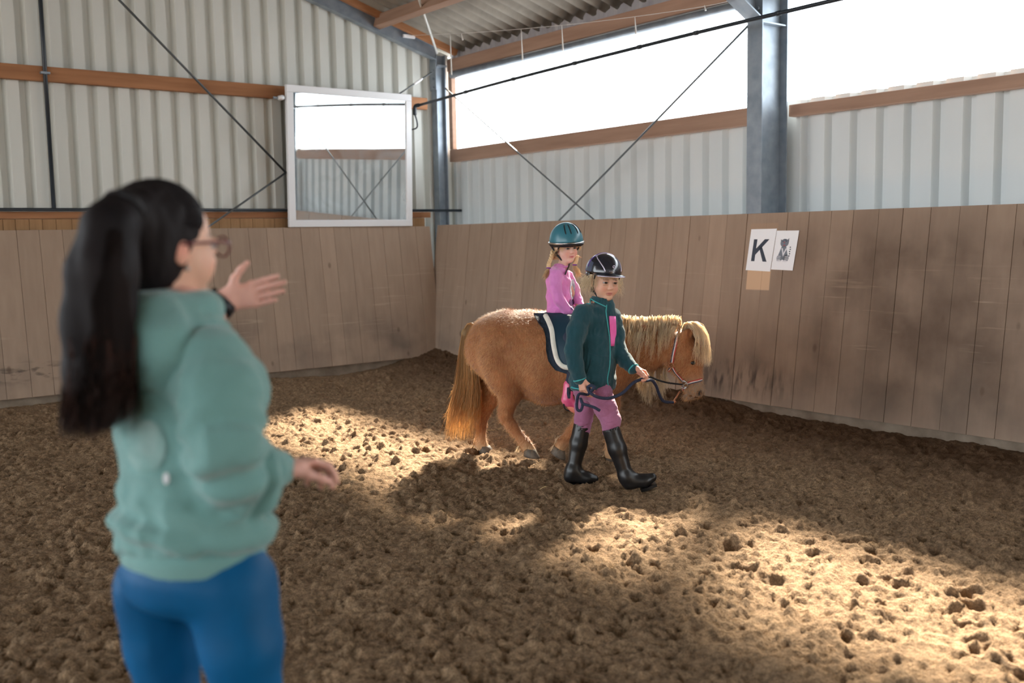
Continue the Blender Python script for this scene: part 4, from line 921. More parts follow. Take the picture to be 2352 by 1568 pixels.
# printed patch on the chest: pale splash and two dark blots
M_PR1 = mat('pale_print', (206, 208, 220), (150, 158, 184), scale=60, rough=.8, contrast=.3); M_PR2 = mat('dark_print', (74, 70, 116), (160, 100, 140), scale=70, rough=.8, contrast=.4)
top = bpy.data.objects['pink_top']; bvt = BVHTree.FromPolygons([v.co+Vector(rider['_b']) for v in top.data.vertices], [tuple(p.vertices) for p in top.data.polygons])
def decal(name, outline, d, bvx, fn, material, parent, lift=.002, n=8):
    """flat print that lies on a garment: grid inside an elliptic outline (cx,cy,rx,ry)"""
    cx, cy, rx, ry = outline; V = []; Fq = []
    for i in range(n+1):
        for j in range(14):
            a = 2*pi*j/14; q = i/n; p0 = fn(cx+rx*q*cos(a), cy+ry*q*sin(a), -.4); p1 = fn(cx+rx*q*cos(a), cy+ry*q*sin(a), .4); h = bvx.ray_cast(Vector(p0), Vector(p1-p0).normalized())
            V.append(np.array(h[0])+np.array(h[1])*lift if h[0] is not None else None)
    ok = [v is not None for v in V]; V = [v if v is not None else np.zeros(3) for v in V]
    for i in range(n):
        for j in range(14):
            f = (i*14+j, i*14+(j+1) % 14, (i+1)*14+(j+1) % 14, (i+1)*14+j)
            if all(ok[k] for k in f): Fq.append(f)
    used = sorted({k for f in Fq for k in f}); rm = {k: i for i, k in enumerate(used)}
    return obj(name, [V[k] for k in used], [[rm[k] for k in f] for f in Fq], material, parent, True) if used else None
decal('pale_print', (1315, 664, 6, 24), 0, bvt, RW, M_PR1, rider); decal('round_print', (1313, 694, 7, 8), 0, bvt, RW, M_PR2, rider, .0035); decal('round_print', (1317, 707, 7, 6), 0, bvt, RW, M_PR2, rider, .0035)
# navy breeches, astride
M_NAVYB = mat('navy_breeches', (36, 42, 58), (50, 56, 74), scale=8, rough=.8, bump=.2, bscale=150)
S = SDF(.0075)
S.loft([(RW(1288, 735), .10, .08), (RW(1290, 752), .125, .095)], side, k=.03)
S.chain([RW(1292, 755, -.10), RW(1312, 782, -.27), RW(1336, 806, -.31), RW(1322, 850, -.33), RW(1307, 892, -.335)], [.078, .066, .054, .047, .036], k=.025)
S.chain([RW(1300, 755, .10), RW(1325, 785, .27), RW(1340, 806, .31), RW(1326, 850, .33), RW(1312, 892, .335)], [.078, .066, .054, .047, .036], k=.025)
put('breeches', S.mesh(1), M_NAVYB, rider, disp=fold(35, .003, 12))
# short riding boots, pink with navy elastic
M_PBOOT = mat('pink_boot', (214, 74, 120), (232, 110, 146), scale=12, rough=.4, spec=.5, coat=.3); M_SOLE = mat('coral_sole', (226, 130, 110), rough=.6)
for o_, dx in ((-.335, 0), (.335, 6)):
    bt = SDF(.005); a = RW(1307+dx, 884, o_); hl = RW(1303+dx, 916, o_); tp = RW(1322+dx, 936, o_-.01*np.sign(o_)); bt.cap(a, hl, .036, .033); bt.cap(hl, tp, .033, .024, k=.02); bt.cap(RW(1300+dx, 921, o_), RW(1304+dx, 926, o_), .022)
    bo = put('boot', bt.mesh(1), M_PBOOT, rider)
    gs = SDF(.005); gs.sec(RW(1306+dx, 890, o_-.031*(1 if o_ < 0 else -1)), RW(1306+dx, 915, o_-.031*(1 if o_ < 0 else -1)), RH, (.013, .008), (.013, .008), k=.01); g = put('elastic_gusset', gs.mesh(1), M_NAVYB, bo)
    mb = MB(); mb.tube(spline([RW(1299+dx, 926, o_), RW(1308+dx, 934, o_), RW(1318+dx, 941, o_), RW(1325+dx, 944, o_)], 10), [.014, .012, .014, .017, .019, .02, .02, .02, .018, .012], 8); mb.build('sole', M_SOLE, bo, True)
# stirrup under the near boot
st = thing('stirrup', tuple(RW(1311, 905, -.335)), 'black stirrup strap and iron around the pink boot', 'stirrup')
mb = MB(); c = RW(1313, 925, -.335); torus(mb, c, unit(RH+.3*FH), unit(ZH*.9+RH*.2), .052, .005, n=22); mb.build('iron', M_STRAPB, st, True)
MB().tube(spline([RW(1318, 850, -.375), RW(1310, 885, -.385), RW(1308, 912, -.36)], 10), .006, 6).build('leather', M_STRAPB, st, True)
# teal helmet
M_TEALH = mat('teal_helmet_shell', (52, 112, 128), (60, 122, 138), scale=5, rough=.35, spec=.5, coat=.15); M_BLK = mat('black_trim', (22, 24, 30), rough=.45)
hel = RW(1300.5, 555); hr = (.112, .128, .132)
hp = bpy.data.objects.new('riding_helmet', None); bpy.data.objects.remove(hp)
sh = shell_helmet(rider, hel, hB, *hr, M_TEALH, M_BLK, drop=.0); sh.name = 'riding_helmet'
band = [ell_pt(hel, hB, hr, a, -.03, 1.012) for a in np.linspace(-pi, pi, 40)]; MB().tube(band, .0075, 6).build('rim_trim', M_METAL, sh, True)
S = SDF(.004); S.ell(hel-hB[2]*.012, (.113, .129, .045), hB, .004); S.ell(hel-hB[2]*.03, (.100, .116, .08), hB, .004, 's'); pl0 = hel-hB[2]*.002; S.add(lambda p: -((p-pl0)@hB[2]), pl0-.2, pl0+.2, .003, 's')
put('lower_band', S.mesh(1), M_BLK, sh)
vz = SDF(.0035); vz.ell(hel+hB[1]*.085-hB[2]*.010, (.085, .062, .010), hB, .006); put('visor', vz.mesh(1), M_BLK, sh)
for th in (-.75, -.28, .42, .95):
    MB().tube([ell_pt(hel, hB, hr, th*(1-.25*k/8), .93-.50*k/8, 1.002) for k in range(9)], [.001]+[.0042]*7+[.001], 6).build('vent_slot', M_BLK, sh, True)
def straps(hel, hr, hB, chin, par, thick=.0055):
    for s, front in ((-1, .9), (1, .9)):
        j = chin[0]+hB[0]*s*.072+hB[2]*.062-hB[1]*.055
        MB().tube(spline([ell_pt(hel, hB, hr, s*1.0, -.15, .93), j], 8), thick, 6).build('chin_strap', M_BLK, par, True)
        MB().tube(spline([ell_pt(hel, hB, hr, s*2.1, -.15, .93), j], 8), thick, 6).build('chin_strap', M_BLK, par, True)
        MB().tube(spline([j, chin[0]+hB[0]*s*.038+hB[2]*.016-hB[1]*.025, chin[0]+hB[0]*s*.006-hB[1]*.012], 10), thick*1.25, 6).build('chin_strap', M_BLK, par, True)
        MB().tube([j-hB[2]*.014, j+hB[2]*.014], .010, 8).build('strap_buckle', M_BLK, par, True)
chin = (hc+hH*(.20*hB[1]-.50*hB[2]),); straps(hel, hr, hB, chin, sh)
MB().tube(spline([chin[0]-hB[1]*.012, chin[0]-ZH*.02-hB[1]*.01, RW(1298, 630, -.09)], 8), .0045, 6).build('strap_end', M_BLK, sh, True)
# hair: fringe and two braids
M_RBLOND = mat('reddish_blond_hair', (212, 166, 116), (246, 216, 172), scale=14, rough=.45, spec=.4, stretch=(1, 1, .3), contrast=.8); M_TIE = mat('purple_tie', (126, 60, 150), rough=.7)
cur = []
for i in range(160):
    a = random.uniform(-1.25, 1.25); p0 = hel+hB[0]*.092*sin(a)+hB[1]*.105*cos(a)-hB[2]*.008; dn = random.uniform(.012, .03) if abs(a) < .7 else random.uniform(.03, .06); cur.append([p0, p0-hB[2]*dn*.6+hB[0]*random.gauss(0, .003), p0-hB[2]*dn-hB[1]*.006+hB[0]*random.gauss(0, .006)])
strands('fringe', cur, .0013, M_RBLOND, rider, n=5)
def braid(pts, r, material, name):
    p = spline(pts, 40); mb = MB(); t = np.gradient(p, axis=0); t /= np.linalg.norm(t, axis=1)[:, None]; a = np.cross(t, FH); a /= np.linalg.norm(a, axis=1)[:, None]; b = np.cross(t, a)
    for k in range(3):
        ph = np.linspace(0, 5*pi, 40)+k*2*pi/3; mb.tube(p+r*.6*(np.cos(ph)[:, None]*a+.6*np.sin(2*ph)[:, None]*b), r*.75, 6)
    return mb.build(name, material, rider, True)
bl = [RW(1270, 575, .02), RW(1266, 592, -.03), RW(1261, 605, -.05), RW(1260, 615, -.06)]; braid(bl, .012, M_RBLOND, 'braid')
br = [RW(1326, 588, .03), RW(1323, 600, .0), RW(1320, 608, -.02)]; braid(br, .011, M_RBLOND, 'braid')
for p, e in ((bl[-1], RW(1252, 637, -.07)), (br[-1], RW(1330, 634, -.03))):
    mb = MB(); torus(mb, p, RH, FH, .011, .005, n=12); mb.build('hair_tie', M_TIE, rider, True)
    cur = [[p+RH*random.gauss(0, .004)+FH*random.gauss(0, .004), (p+e)/2+RH*random.gauss(0, .01)+FH*random.gauss(0, .008), e+RH*random.gauss(0, .014)+ZH*random.gauss(0, .012)+FH*random.gauss(0, .008)] for i in range(110)]
    strands('braid_end', cur, .0012, M_RBLOND, rider, n=6)
cur = [[hc+hH*(s*.33*hB[0]-.05*hB[1]+.02*hB[2])+hB[1]*random.gauss(0, .02), hc+hH*(s*.36*hB[0]-.12*hB[1]-.2*hB[2])+RH*random.gauss(0, .008)+FH*random.gauss(0, .01), hc+hH*(s*.40*hB[0]-.1*hB[1]-.38*hB[2])+RH*random.gauss(0, .018)+FH*random.gauss(0, .01)] for s in (-1, 1) for i in range(120)]
strands('loose_hair', cur, .0011, M_RBLOND, rider, n=6)

# ------------------------------------------------------------------ the girl leading the pony
LD = 6.02
def LW(x, y, o=0): return W(x, y, LD+o)
lb_ = LW(1395, 1110); lb_[2] = ground(lb_[0], lb_[1])
lead = thing('person', tuple(lb_), 'girl in a dark teal fleece jacket and black helmet walking beside the pony', 'person')
gB = basis(radians(19), radians(-4), radians(-4)); gc = LW(1389, 646); gH = .232
S, T = head_sdf(gc, gH, gB, .003, LW(1379, 712), .042)
P1, Q1 = S.mesh(1); C1 = head_cols(P1, gc, gH, gB, (216, 172, 148), (182, 104, 96), (208, 134, 116), (136, 104, 78))
tB = basis(radians(38)); tside = tB[0]
S = SDF(.009)
S.loft([(LW(1376, 700), .08, .06), (LW(1370, 760), .12, .075), (LW(1362, 880), .12, .085)], tside, k=.02)
S.chain([LW(1334, 715, -.09), LW(1322, 800, -.16), LW(1330, 862, -.16)], [.035, .024, .02]); S.chain([LW(1406, 728, .06), LW(1418, 800, .035), LW(1452, 843, -.057)], [.035, .024, .02])
S.chain([LW(1350, 890, .04), LW(1344, 935, .08), LW(1338, 970, .10)], [.05, .04, .03]); S.chain([LW(1378, 895, -.05), LW(1391, 938, -.08), LW(1402, 975, -.09)], [.05, .04, .03])
P2, Q2 = S.mesh(1)
# right hand hangs closed on the rope, left hand grips it in front
RHW = LW(1333, 868, -.16); LHW = LW(1455, 845, -.06)
S = SDF(.0026); hand_sdf(S, RHW, unit(LW(1340, 900, -.17)-RHW), RH*.75+FH*.5, .15, .6, RH*.3-FH*.8+ZH*.0, thumb=(.5, .5), base_r=.023); P3, Q3 = S.mesh(0)
S = SDF(.0026); hand_sdf(S, LHW, unit(RH*.8+ZH*-.45-FH*.2), -FH*.55-ZH*.6+RH*.1, .15, (.9, .95, 1.0, 1.0), ZH*.9+RH*.4, thumb=(.4, .55), base_r=.015); P4, Q4 = S.mesh(0)
sk2 = lambda P: np.tile(np.array(lin((214, 160, 138))), (len(P), 1))
put('body', join((P1, Q1), (P2, Q2), (P3, Q3), (P4, Q4)), SKIN, lead, cols=np.vstack([C1, sk2(P2), sk2(P3), sk2(P4)]))
eyes(gc, gH, gB, lead, -.1, mat('eye_iris_brown', (74, 56, 44), rough=.15))
# fleece jacket
M_FLEECE = mat('teal_fleece', (17, 60, 70), (24, 72, 82), scale=10, rough=.95, bump=.35, bscale=260, sheen=.25, contrast=.8); M_PIPE = mat('turquoise_piping', (70, 164, 168), rough=.7); M_POCK = mat('pink_pocket', (232, 92, 170), (238, 110, 182), scale=20, rough=.6)
J = SDF(.0068)
J.loft([(LW(1380, 700), .065, .062), (LW(1377, 713), .125, .075), (LW(1371, 735), .158, .095), (LW(1367, 780), .155, .105), (LW(1363, 830), .150, .110), (LW(1361, 872), .152, .115), (LW(1361, 890), .150, .115)], tside, k=.03, cap=.25)
J.chain([LW(1340, 722, -.09), LW(1324, 760, -.14), LW(1317, 805, -.17), LW(1322, 840, -.175), LW(1331, 868, -.165)], [.062, .055, .050, .044, .037], k=.02)
J.chain([LW(1404, 728, .06), LW(1413, 765, .06), LW(1418, 800, .035), LW(1436, 828, -.015), LW(1453, 845, -.06)], [.058, .052, .048, .041, .034], k=.02)
# standing collar
J.chain([LW(1384, 708), LW(1382, 697)], [.075, .072], k=.02); ci = LW(1385, 690); J.cap(ci+ZH*.06, ci-ZH*.035, .060, .052, k=.008, op='s'); J.cap(LW(1404, 690, -.08), LW(1396, 706, -.085), .03, .012, k=.01, op='s')
jacket = put('fleece_jacket', J.mesh(1), M_FLEECE, lead, disp=fold(41, .0055, 8, RH))
bvj = BVHTree.FromPolygons([v.co+Vector(lead['_b']) for v in jacket.data.vertices], [tuple(p.vertices) for p in jacket.data.polygons])
def on_j(x, y, lift=.002):
    a = LW(x, y, -.6); h = bvj.ray_cast(Vector(a), Vector(LW(x, y, .4)-a).normalized())
    if h[0] is None: h = bvj.find_nearest(Vector(LW(x, y, -.1)))
    n = np.array(h[1]); n = n if n@FH < .3 else -n
    return np.array(h[0])+n*lift, n
def jline(pix, r, name, material, n=30, lift=.001):
    q = [on_j(x, y, lift)[0] for x, y in np.array(spline([(x, y, 0) for x, y in pix], n))[:, :2]]; return MB().tube(q, r, 6).build(name, material, jacket, True)
jline([(1393, 700), (1392, 720), (1398, 760), (1401, 800), (1400, 840), (1395, 870), (1398, 890)], .0035, 'zip', M_PIPE)
jline([(1352, 682), (1363, 690), (1378, 698), (1391, 704)], .0035, 'collar_piping', M_PIPE); jline([(1413, 697), (1414, 705), (1408, 714), (1402, 718)], .0035, 'collar_piping', M_PIPE)
jline([(1354, 812), (1375, 817), (1398, 818)], .0016, 'seam', M_FLEECE); jline([(1358, 826), (1352, 846), (1346, 862)], .002, 'pocket_zip', M_FLEECE)
jline([(1309, 889), (1330, 893), (1360, 897), (1390, 896), (1405, 893)], .004, 'hem_binding', M_PIPE)
def cuff(c, d, R, name='cuff'):
    d = unit(d); u = unit(np.cross(d, FH)); v = np.cross(d, u); mb = MB(); torus(mb, c, u, v, R, .0055, n=20); mb.build(name, M_PIPE, jacket, True)
cuff(LW(1331.5, 870, -.165), LW(1331, 868, -.165)-LW(1322, 840, -.175), .036); cuff(LW(1455, 847, -.063), LW(1453, 845, -.06)-LW(1436, 828, -.015), .033)
# pink chest pocket
V = []; Fq = []; top_, bot = 726, 794
for i in range(9):
    y = top_+(bot-top_)*i/8; xl = 1398+4*i/8; xr = 1412+2*sin(i/8*pi)-3*i/8*(i > 5)
    for j in range(6): p, n = on_j(xl+(xr-xl)*j/5, y, .003); V.append(p)
for i in range(8):
    for j in range(5): Fq.append((i*6+j, i*6+j+1, (i+1)*6+j+1, (i+1)*6+j))
obj('chest_pocket', V, Fq, M_POCK, jacket, True).modifiers.new('t', 'SOLIDIFY').thickness = .003
# mauve breeches
M_MAUVE = mat('mauve_breeches', (146, 88, 120), (164, 104, 138), scale=9, rough=.8, bump=.25, bscale=200, sheen=.2)
S = SDF(.0065)
S.loft([(LW(1362, 870), .128, .10), (LW(1362, 900), .128, .105)], tside, k=.03)
S.chain([LW(1348, 900, .05), LW(1344, 935, .08), LW(1340, 962, .095), LW(1337, 985, .10)], [.074, .060, .052, .050], k=.02)
S.chain([LW(1378, 905, -.05), LW(1391, 938, -.08), LW(1403, 964, -.09), LW(1403, 990, -.09)], [.078, .064, .056, .050], k=.02)
put('breeches', S.mesh(1), M_MAUVE, lead, disp=fold(45, .004, 13, ZH))
# tall rubber riding boots
M_BOOT = mat('black_rubber_boot', (20, 20, 23), (34, 33, 33), scale=14, rough=.34, spec=.5, bump=.05, bscale=30, contrast=.7)
def tall_boot(top_c, ankle, heel, ball, toe, o_, rt):
    S = SDF(.006); T_ = lambda q: LW(q[0], q[1], o_)
    a, b, c, d, e = map(T_, (top_c, ankle, heel, ball, toe)); m1 = a*.55+b*.45
    S.cap(a, m1, rt, rt*1.0, k=.02); S.cap(m1, b, rt*1.0, rt*.78, k=.02); S.cap(b, c, rt*.78, .036, k=.02); S.cap(b*.6+c*.4, d, .044, .036, k=.03); S.cap(c, d, .034, .036, k=.02); S.cap(d, e, .037, .027, k=.02)
    up = unit(a-b); S.add(lambda p: -((p-a)@up), a-.12, a+.12, .004, 's'); S.cap(a+up*.03, a-up*.05, rt*.86, rt*.84, k=.003, op='s')
    bo = put('riding_boot', S.mesh(1), M_BOOT, lead)
    f = unit(e-c); s_ = unit(np.cross(f, ZH)); nn = np.cross(s_, f)
    V = []; Fq = []; n = 14
    for i in range(n):
        t = i/(n-1); p = c+(d-c)*min(t/.62, 1)+(e-d)*max((t-.62)/.38, 0); wd = .036*(.75+.35*sin(t*pi*.9+.2)); ht = -.030; p = p-f*.012*(t < .05)+f*.012*(t > .95)
        for sx, zz in ((-1, ht-.006), (1, ht-.006), (1, ht-(.018 if t < .28 else .012)-.012), (-1, ht-(.018 if t < .28 else .012)-.012)): V.append(p+s_*sx*wd+nn*zz)
    for i in range(n-1):
        for j in range(4): Fq.append((i*4+j, i*4+(j+1) % 4, (i+1)*4+(j+1) % 4, (i+1)*4+j))
    Fq += [(3, 2, 1, 0), tuple((n-1)*4+j for j in range(4))]; obj('sole', V, Fq, M_BOOT, bo)
    mb = MB(); R_ = rt*.79; u = unit(np.cross(unit(a-b), FH)); v = np.cross(unit(a-b), u); torus(mb, b+unit(a-b)*.01, u, v, R_+.002, .003, n=20); mb.build('ankle_seam', M_BOOT, bo, True)
    return bo
tall_boot((1338, 972), (1317, 1076), (1310, 1094), (1349, 1098), (1365, 1099), .10, .053)
tall_boot((1402, 982), (1437, 1090), (1446, 1110), (1479, 1104), (1498, 1096), -.10, .053)
# black helmet with silver arcs
M_BHEL = mat('black_helmet_shell', (26, 28, 38), (34, 36, 48), scale=4, rough=.2, spec=.6, coat=.6); M_SIDEP = mat('blue_grey_helmet_side', (64, 74, 96), rough=.3, spec=.6, coat=.4); M_SILV = mat('silver_arc', (216, 206, 226), rough=.25, metal=.5); M_PURP = mat('purple_rim', (92, 54, 140), rough=.4)
ge = LW(1386, 624); gr = (.106, .128, .113)
sh = shell_helmet(lead, ge, gB, *gr, M_BHEL, M_BLK, drop=.05); sh.name = 'riding_helmet'
arc = spline([(-.40, .10, 0), (-.55, .34, 0), (-.85, .60, 0), (-1.25, .80, 0)], 16); arc2 = spline([(.72, .10, 0), (.80, .36, 0), (.95, .60, 0), (1.2, .80, 0)], 16)
for A_ in (arc, arc2): MB().tube([ell_pt(ge, gB, gr, a, u, 1.006) for a, u, _ in A_], .0036, 6).build('silver_arc', M_SILV, sh, True)
MB().tube([ge+gB[2]*gr[2]*1.006*sin(t)+gB[0]*gr[0]*1.006*cos(t)*.97+gB[1]*.012*sin(t) for t in np.linspace(.92, pi-.92, 20)], .0036, 6).build('silver_arc', M_SILV, sh, True)
for s in (-1, 1):
    V = []; Fq = []
    for i in range(9):
        for j in range(9): V.append(ell_pt(ge, gB, gr, s*(1.2+1.1*j/8), .02+.62*i/8*(1-.25*abs(j-4)/4), 1.008))
    for i in range(8):
        for j in range(8): Fq.append((i*9+j, i*9+j+1, (i+1)*9+j+1, (i+1)*9+j))
    obj('side_panel', V, Fq, M_SIDEP, sh, True)
MB().tube([ell_pt(ge, gB, gr, a, .985-.0*abs(a), 1.0)+0*gB[2] for a in np.linspace(-.1, .1, 3)], .003, 5).build('top_stud', M_PURP, sh, True)
MB().tube([ell_pt(ge, gB, gr, pi/2*1.0, sin(t), 1.004) if t < pi/2 else ell_pt(ge, gB, gr, -pi/2, sin(t), 1.004) for t in np.linspace(.25, pi-.25, 25)], .004, 6).build('rim_line', M_PURP, sh, True)
vz = SDF(.0035); vz.ell(ge+gB[1]*.088-gB[2]*.012, (.094, .072, .011), gB, .006); vz.ell(ge+gB[1]*.06-gB[2]*.045, (.098, .09, .035), gB, .006, 's'); put('visor', vz.mesh(1), M_BHEL, sh)
MB().tube(spline([ge+gB[1]*(.088+.074*cos(a))+gB[0]*.096*sin(a)-gB[2]*.016 for a in np.linspace(-1.25, 1.25, 9)], 24), .0035, 6).build('visor_edge', M_SILV, sh, True)
mb = MB(); p = ell_pt(ge, gB, gr, .1, .36, 1.008); n = unit(p-ge); u = unit(np.cross(n, gB[2])); v = np.cross(n, u); torus(mb, p, u, v, .007, .0022, n=16); mb.build('emblem_ring', M_SILV, sh, True)
for i in range(7): # small line of lettering on the helmet front
    q = ell_pt(ge, gB, gr, -.17+.055*i, .125, 1.008); MB().tube([q-gB[2]*.003, q+gB[2]*.003+gB[0]*(.002 if i % 2 else -.001)], .0011, 4).build('lettering', M_SILV, sh)
S = SDF(.004); S.ell(ge-gB[2]*.02, (.104, .126, .06), gB, .004); S.ell(ge-gB[2]*.03, (.095, .117, .11), gB, .004, 's'); pA = ge-gB[2]*.002; S.add(lambda p: -((p-pA)@gB[2]), pA-.2, pA+.2, .003, 's'); pB_ = ge+gB[1]*.02; S.add(lambda p: -((p-pB_)@gB[1]), pB_-.25, pB_+.25, .004, 's'); put('nape_band', S.mesh(1), M_BHEL, sh)
gchin = (gc+gH*(.20*gB[1]-.50*gB[2]),); straps(ge, gr, gB, gchin, sh, .0045)
# windblown blond hair
M_BLOND = mat('blond_hair', (222, 192, 150), (250, 234, 204), scale=14, rough=.45, spec=.4, stretch=(1, 1, .3), contrast=.8)
cur = []
for i in range(380):
    s = -1 if random.random() < .62 else 1; th = random.uniform(1.2, 2.4)
    p0 = ell_pt(ge, gB, gr, s*th, -.06, .9)-gB[2]*.01; out = random.random()
    if s < 0: e = LW(1322+out*40, 642+random.random()*40, random.uniform(-.07, .08))
    else: e = LW(1414+out*20, 640+random.random()*44, random.uniform(-.02, .1))
    m1 = p0*.6+e*.4+ZH*random.gauss(-.008, .01)+RH*random.gauss(0, .006); m2 = p0*.25+e*.75+ZH*random.gauss(.004, .012)+RH*random.gauss(0, .008)
    cur.append([p0, m1, m2, e+RH*random.gauss(0, .006)+ZH*random.gauss(0, .006)])
for i in range(150):
    a = random.uniform(-1.3, 1.3); p0 = ge+gB[0]*.090*sin(a)+gB[1]*.105*cos(a)-gB[2]*.018; dn = random.uniform(.01, .03) if abs(a) < .8 else random.uniform(.04, .12); cur.append([p0, p0-gB[2]*dn*.6+gB[0]*random.gauss(0, .003), p0-gB[2]*dn-gB[1]*.012+gB[0]*random.gauss(0, .006)])
strands('hair', cur, .0010, M_BLOND, lead, n=7)

# ------------------------------------------------------------------ lead rope and reins
M_ROPE = mat('navy_rope', (30, 36, 56), (58, 66, 92), scale=160, rough=.85, bump=.6, bscale=300)
rope = thing('lead_rope', tuple(LHW), 'navy lead rope looped between the girl hands and the pony halter', 'rope')
g0 = LHW+unit(RH*.8-ZH*.45-FH*.2)*.085-ZH*.014-FH*.016; g1 = RHW+unit(LW(1340, 900, -.17)-RHW)*.10+RH*.02
MB().tube(spline([g0+RH*.012+ZH*.012, g0, LW(1456, 878, -.12), LW(1430, 902, -.15), LW(1400, 914, -.19), LW(1374, 912, -.21), LW(1356, 902, -.21), LW(1351, 890, -.20), LW(1357, 885, -.21), LW(1366, 889, -.23), LW(1361, 895, -.225), g1], 70), .0095, 8).build('hand_loop', M_ROPE, rope, True)
MB().tube(spline([g1, LW(1330, 905, -.20), LW(1325, 925, -.21), LW(1326, 940, -.215), LW(1334, 942, -.22), LW(1338, 928, -.22), LW(1333, 914, -.22), LW(1338, 926, -.23), LW(1352, 931, -.24), LW(1366, 936, -.25), LW(1378, 943, -.25)], 60), .0085, 8).build('free_end', M_ROPE, rope, True)
snap = PW(1547, 924, -.10)
MB().tube(spline([g0, LW(1472, 871, .0), LW(1484, 874, .1), W(1497, 873, 6.17), W(1507, 886, 6.23), W(1514, 905, 6.30), W(1524, 921, 6.37), snap], 50), .0095, 8).build('halter_line', M_ROPE, rope, True)
mb = MB(); mb.tube(spline([snap-HEAD*.03, snap, snap+HEAD*.012+ZH*.01], 8), .011, 8); mb.tube(spline([snap+ZH*.008, PW(1553, 913, -.06)], 6), .006, 6); mb.build('snap_hook', M_BRASS, rope, True)
rein = MB().tube(spline([PW(1348, 722, -.04), PW(1400, 770, -.22), PW(1477, 853, -.2), PW(1500, 868, -.17), PW(1530, 878, -.12), PW(1568, 883, -.075)], 40), .006, 6).build('rein', M_STRAPB, None, True, loc=tuple(PW(1520, 870, -.1))); tag(rein, 'thin dark rein running from the pony mouth back to the saddle', 'rein')

# ------------------------------------------------------------------ the woman in the foreground
WD = 2.0
def FW(x, y, o=0): return W(x, y, WD+o)
fb_ = FW(445, 1000); fb_[2] = ground(fb_[0], fb_[1])
wom = thing('person', tuple(fb_), 'woman with a long dark ponytail and green hoodie pointing from the foreground', 'person')
fyaw = radians(180-47)                                  # faces away and to picture right
wB = basis(fyaw, radians(0)); wF = wB[1]; wR = -wB[0]   # wB[0] is picture-left of her own face... her right side
wR = unit(np.cross(wF, ZH))                             # her right-hand side
hwB = basis(radians(180-42), radians(0)); hc = FW(383, 566); hH = .232
S, T = head_sdf(hc, hH, hwB, .0042, FW(376, 712, .0), .052)
P1, Q1 = S.mesh(1); C1 = head_cols(P1, hc, hH, hwB, (222, 176, 152), (186, 104, 104), (220, 140, 124), (70, 52, 44))
q = (P1-hc)@hwB.T/hH; C1 = mixc(C1, .55*np.exp(-(((np.abs(q[:, 0])-.34)/.05)**2+((q[:, 1]+.06)/.08)**2+((q[:, 2]+.03)/.10)**2)), (214, 96, 78))
def TW(px, py, o=0): return FW(px, py, o)
sp_ = lambda y, dx=0, o=0: TW(430+dx, y, o)
S = SDF(.012)
S.loft([(TW(385, 700), .09, .07), (TW(405, 800), .15, .09), (TW(430, 1000), .13, .095), (TW(445, 1250), .155, .12)], wR, k=.03)
P2, Q2 = S.mesh(1)
# left hand: open palm towards camera, fingers to the right, thumb up; right hand relaxed
LWr = TW(517, 692, .40); S = SDF(.0034); hand_sdf(S, LWr, unit(RH*.95+ZH*.22+FH*.1), -FH+RH*.05, .150, .16, ZH+RH*-.1, spread=.02, thumb=(.95, .15), base_r=.028)
S.cap(TW(440, 775, .36), LWr, .034, .028, k=.015); P3, Q3 = S.mesh(0)
RWr = TW(634, 1078, .03); S = SDF(.0034); hand_sdf(S, RWr, unit(RH*.62+FH*.70+ZH*.02), -FH*.2-ZH*.95+RH*.1, .160, (.6, .65, .7, .75), -FH*.25+ZH*.35-RH*.0, thumb=(.35, .55), base_r=.027); P4, Q4 = S.mesh(0)
sk3 = lambda P: np.tile(np.array(lin((224, 172, 156))), (len(P), 1))
put('body', join((P1, Q1), (P2, Q2), (P3, Q3), (P4, Q4)), SKIN, wom, cols=np.vstack([C1, sk3(P2), sk3(P3), sk3(P4)]))
eyes(hc, hH, hwB, wom)
# hoodie
M_HOOD = mat('sage_green_hoodie', (98, 142, 138), (116, 158, 153), scale=4, rough=.9, bump=.3, bscale=200, sheen=.35, contrast=.8)
S = SDF(.0085)
S.loft([(TW(383, 720), .070, .066), (TW(388, 755), .112, .080), (TW(398, 815), .172, .104), (TW(416, 890), .182, .122), (TW(428, 980), .168, .122), (TW(436, 1080), .160, .120), (TW(440, 1160), .168, .126), (TW(442, 1200), .184, .138), (TW(443, 1226), .172, .130)], wR, k=.035, cap=.4)
S.ell(TW(418, 900, .02)+wF*.085+wR*.07, (.075, .065, .07), [wR, wF, ZH], k=.04); S.ell(TW(418, 900, .02)+wF*.085-wR*.07, (.075, .065, .07), [wR, wF, ZH], k=.04)
sR = TW(488, 838, -.13); eR = TW(524, 1088, -.15); wr = TW(618, 1077, .01)
S.chain([sR, TW(508, 910, -.16), TW(514, 1010, -.18), eR], [.070, .068, .062, .058], k=.035); S.chain([eR, TW(572, 1092, -.08), wr], [.060, .053, .043], k=.03)
sL = TW(300, 800, .14); S.chain([sL, TW(310, 900, .26), TW(380, 850, .33), TW(442, 772, .36)], [.070, .060, .055, .044], k=.03)
def sleeve(P, pts, amp, wl, seed):
    best = np.full(len(P), 9.0); arc = np.zeros(len(P)); acc = 0; tot = sum(np.linalg.norm(b-a) for a, b in zip(pts[:-1], pts[1:]))
    for a, b in zip(pts[:-1], pts[1:]):
        ab = b-a; L = np.linalg.norm(ab); t = np.clip((P-a)@ab/L**2, 0, 1); d = np.linalg.norm(P-a-t[:, None]*ab, axis=1); m = d < best; best[m] = d[m]; arc[m] = acc+t[m]*L; acc += L
    w = np.clip((.095-best)/.02, 0, 1)*np.exp(-((arc/tot-.62)/.30)**2); ph = arc/wl*2*pi+3.0*snoise(P, 3.5, seed, 2)+(P@unit(RH-FH))*26
    s = np.sin(ph); return amp*w*np.sign(s)*np.abs(s)**.7
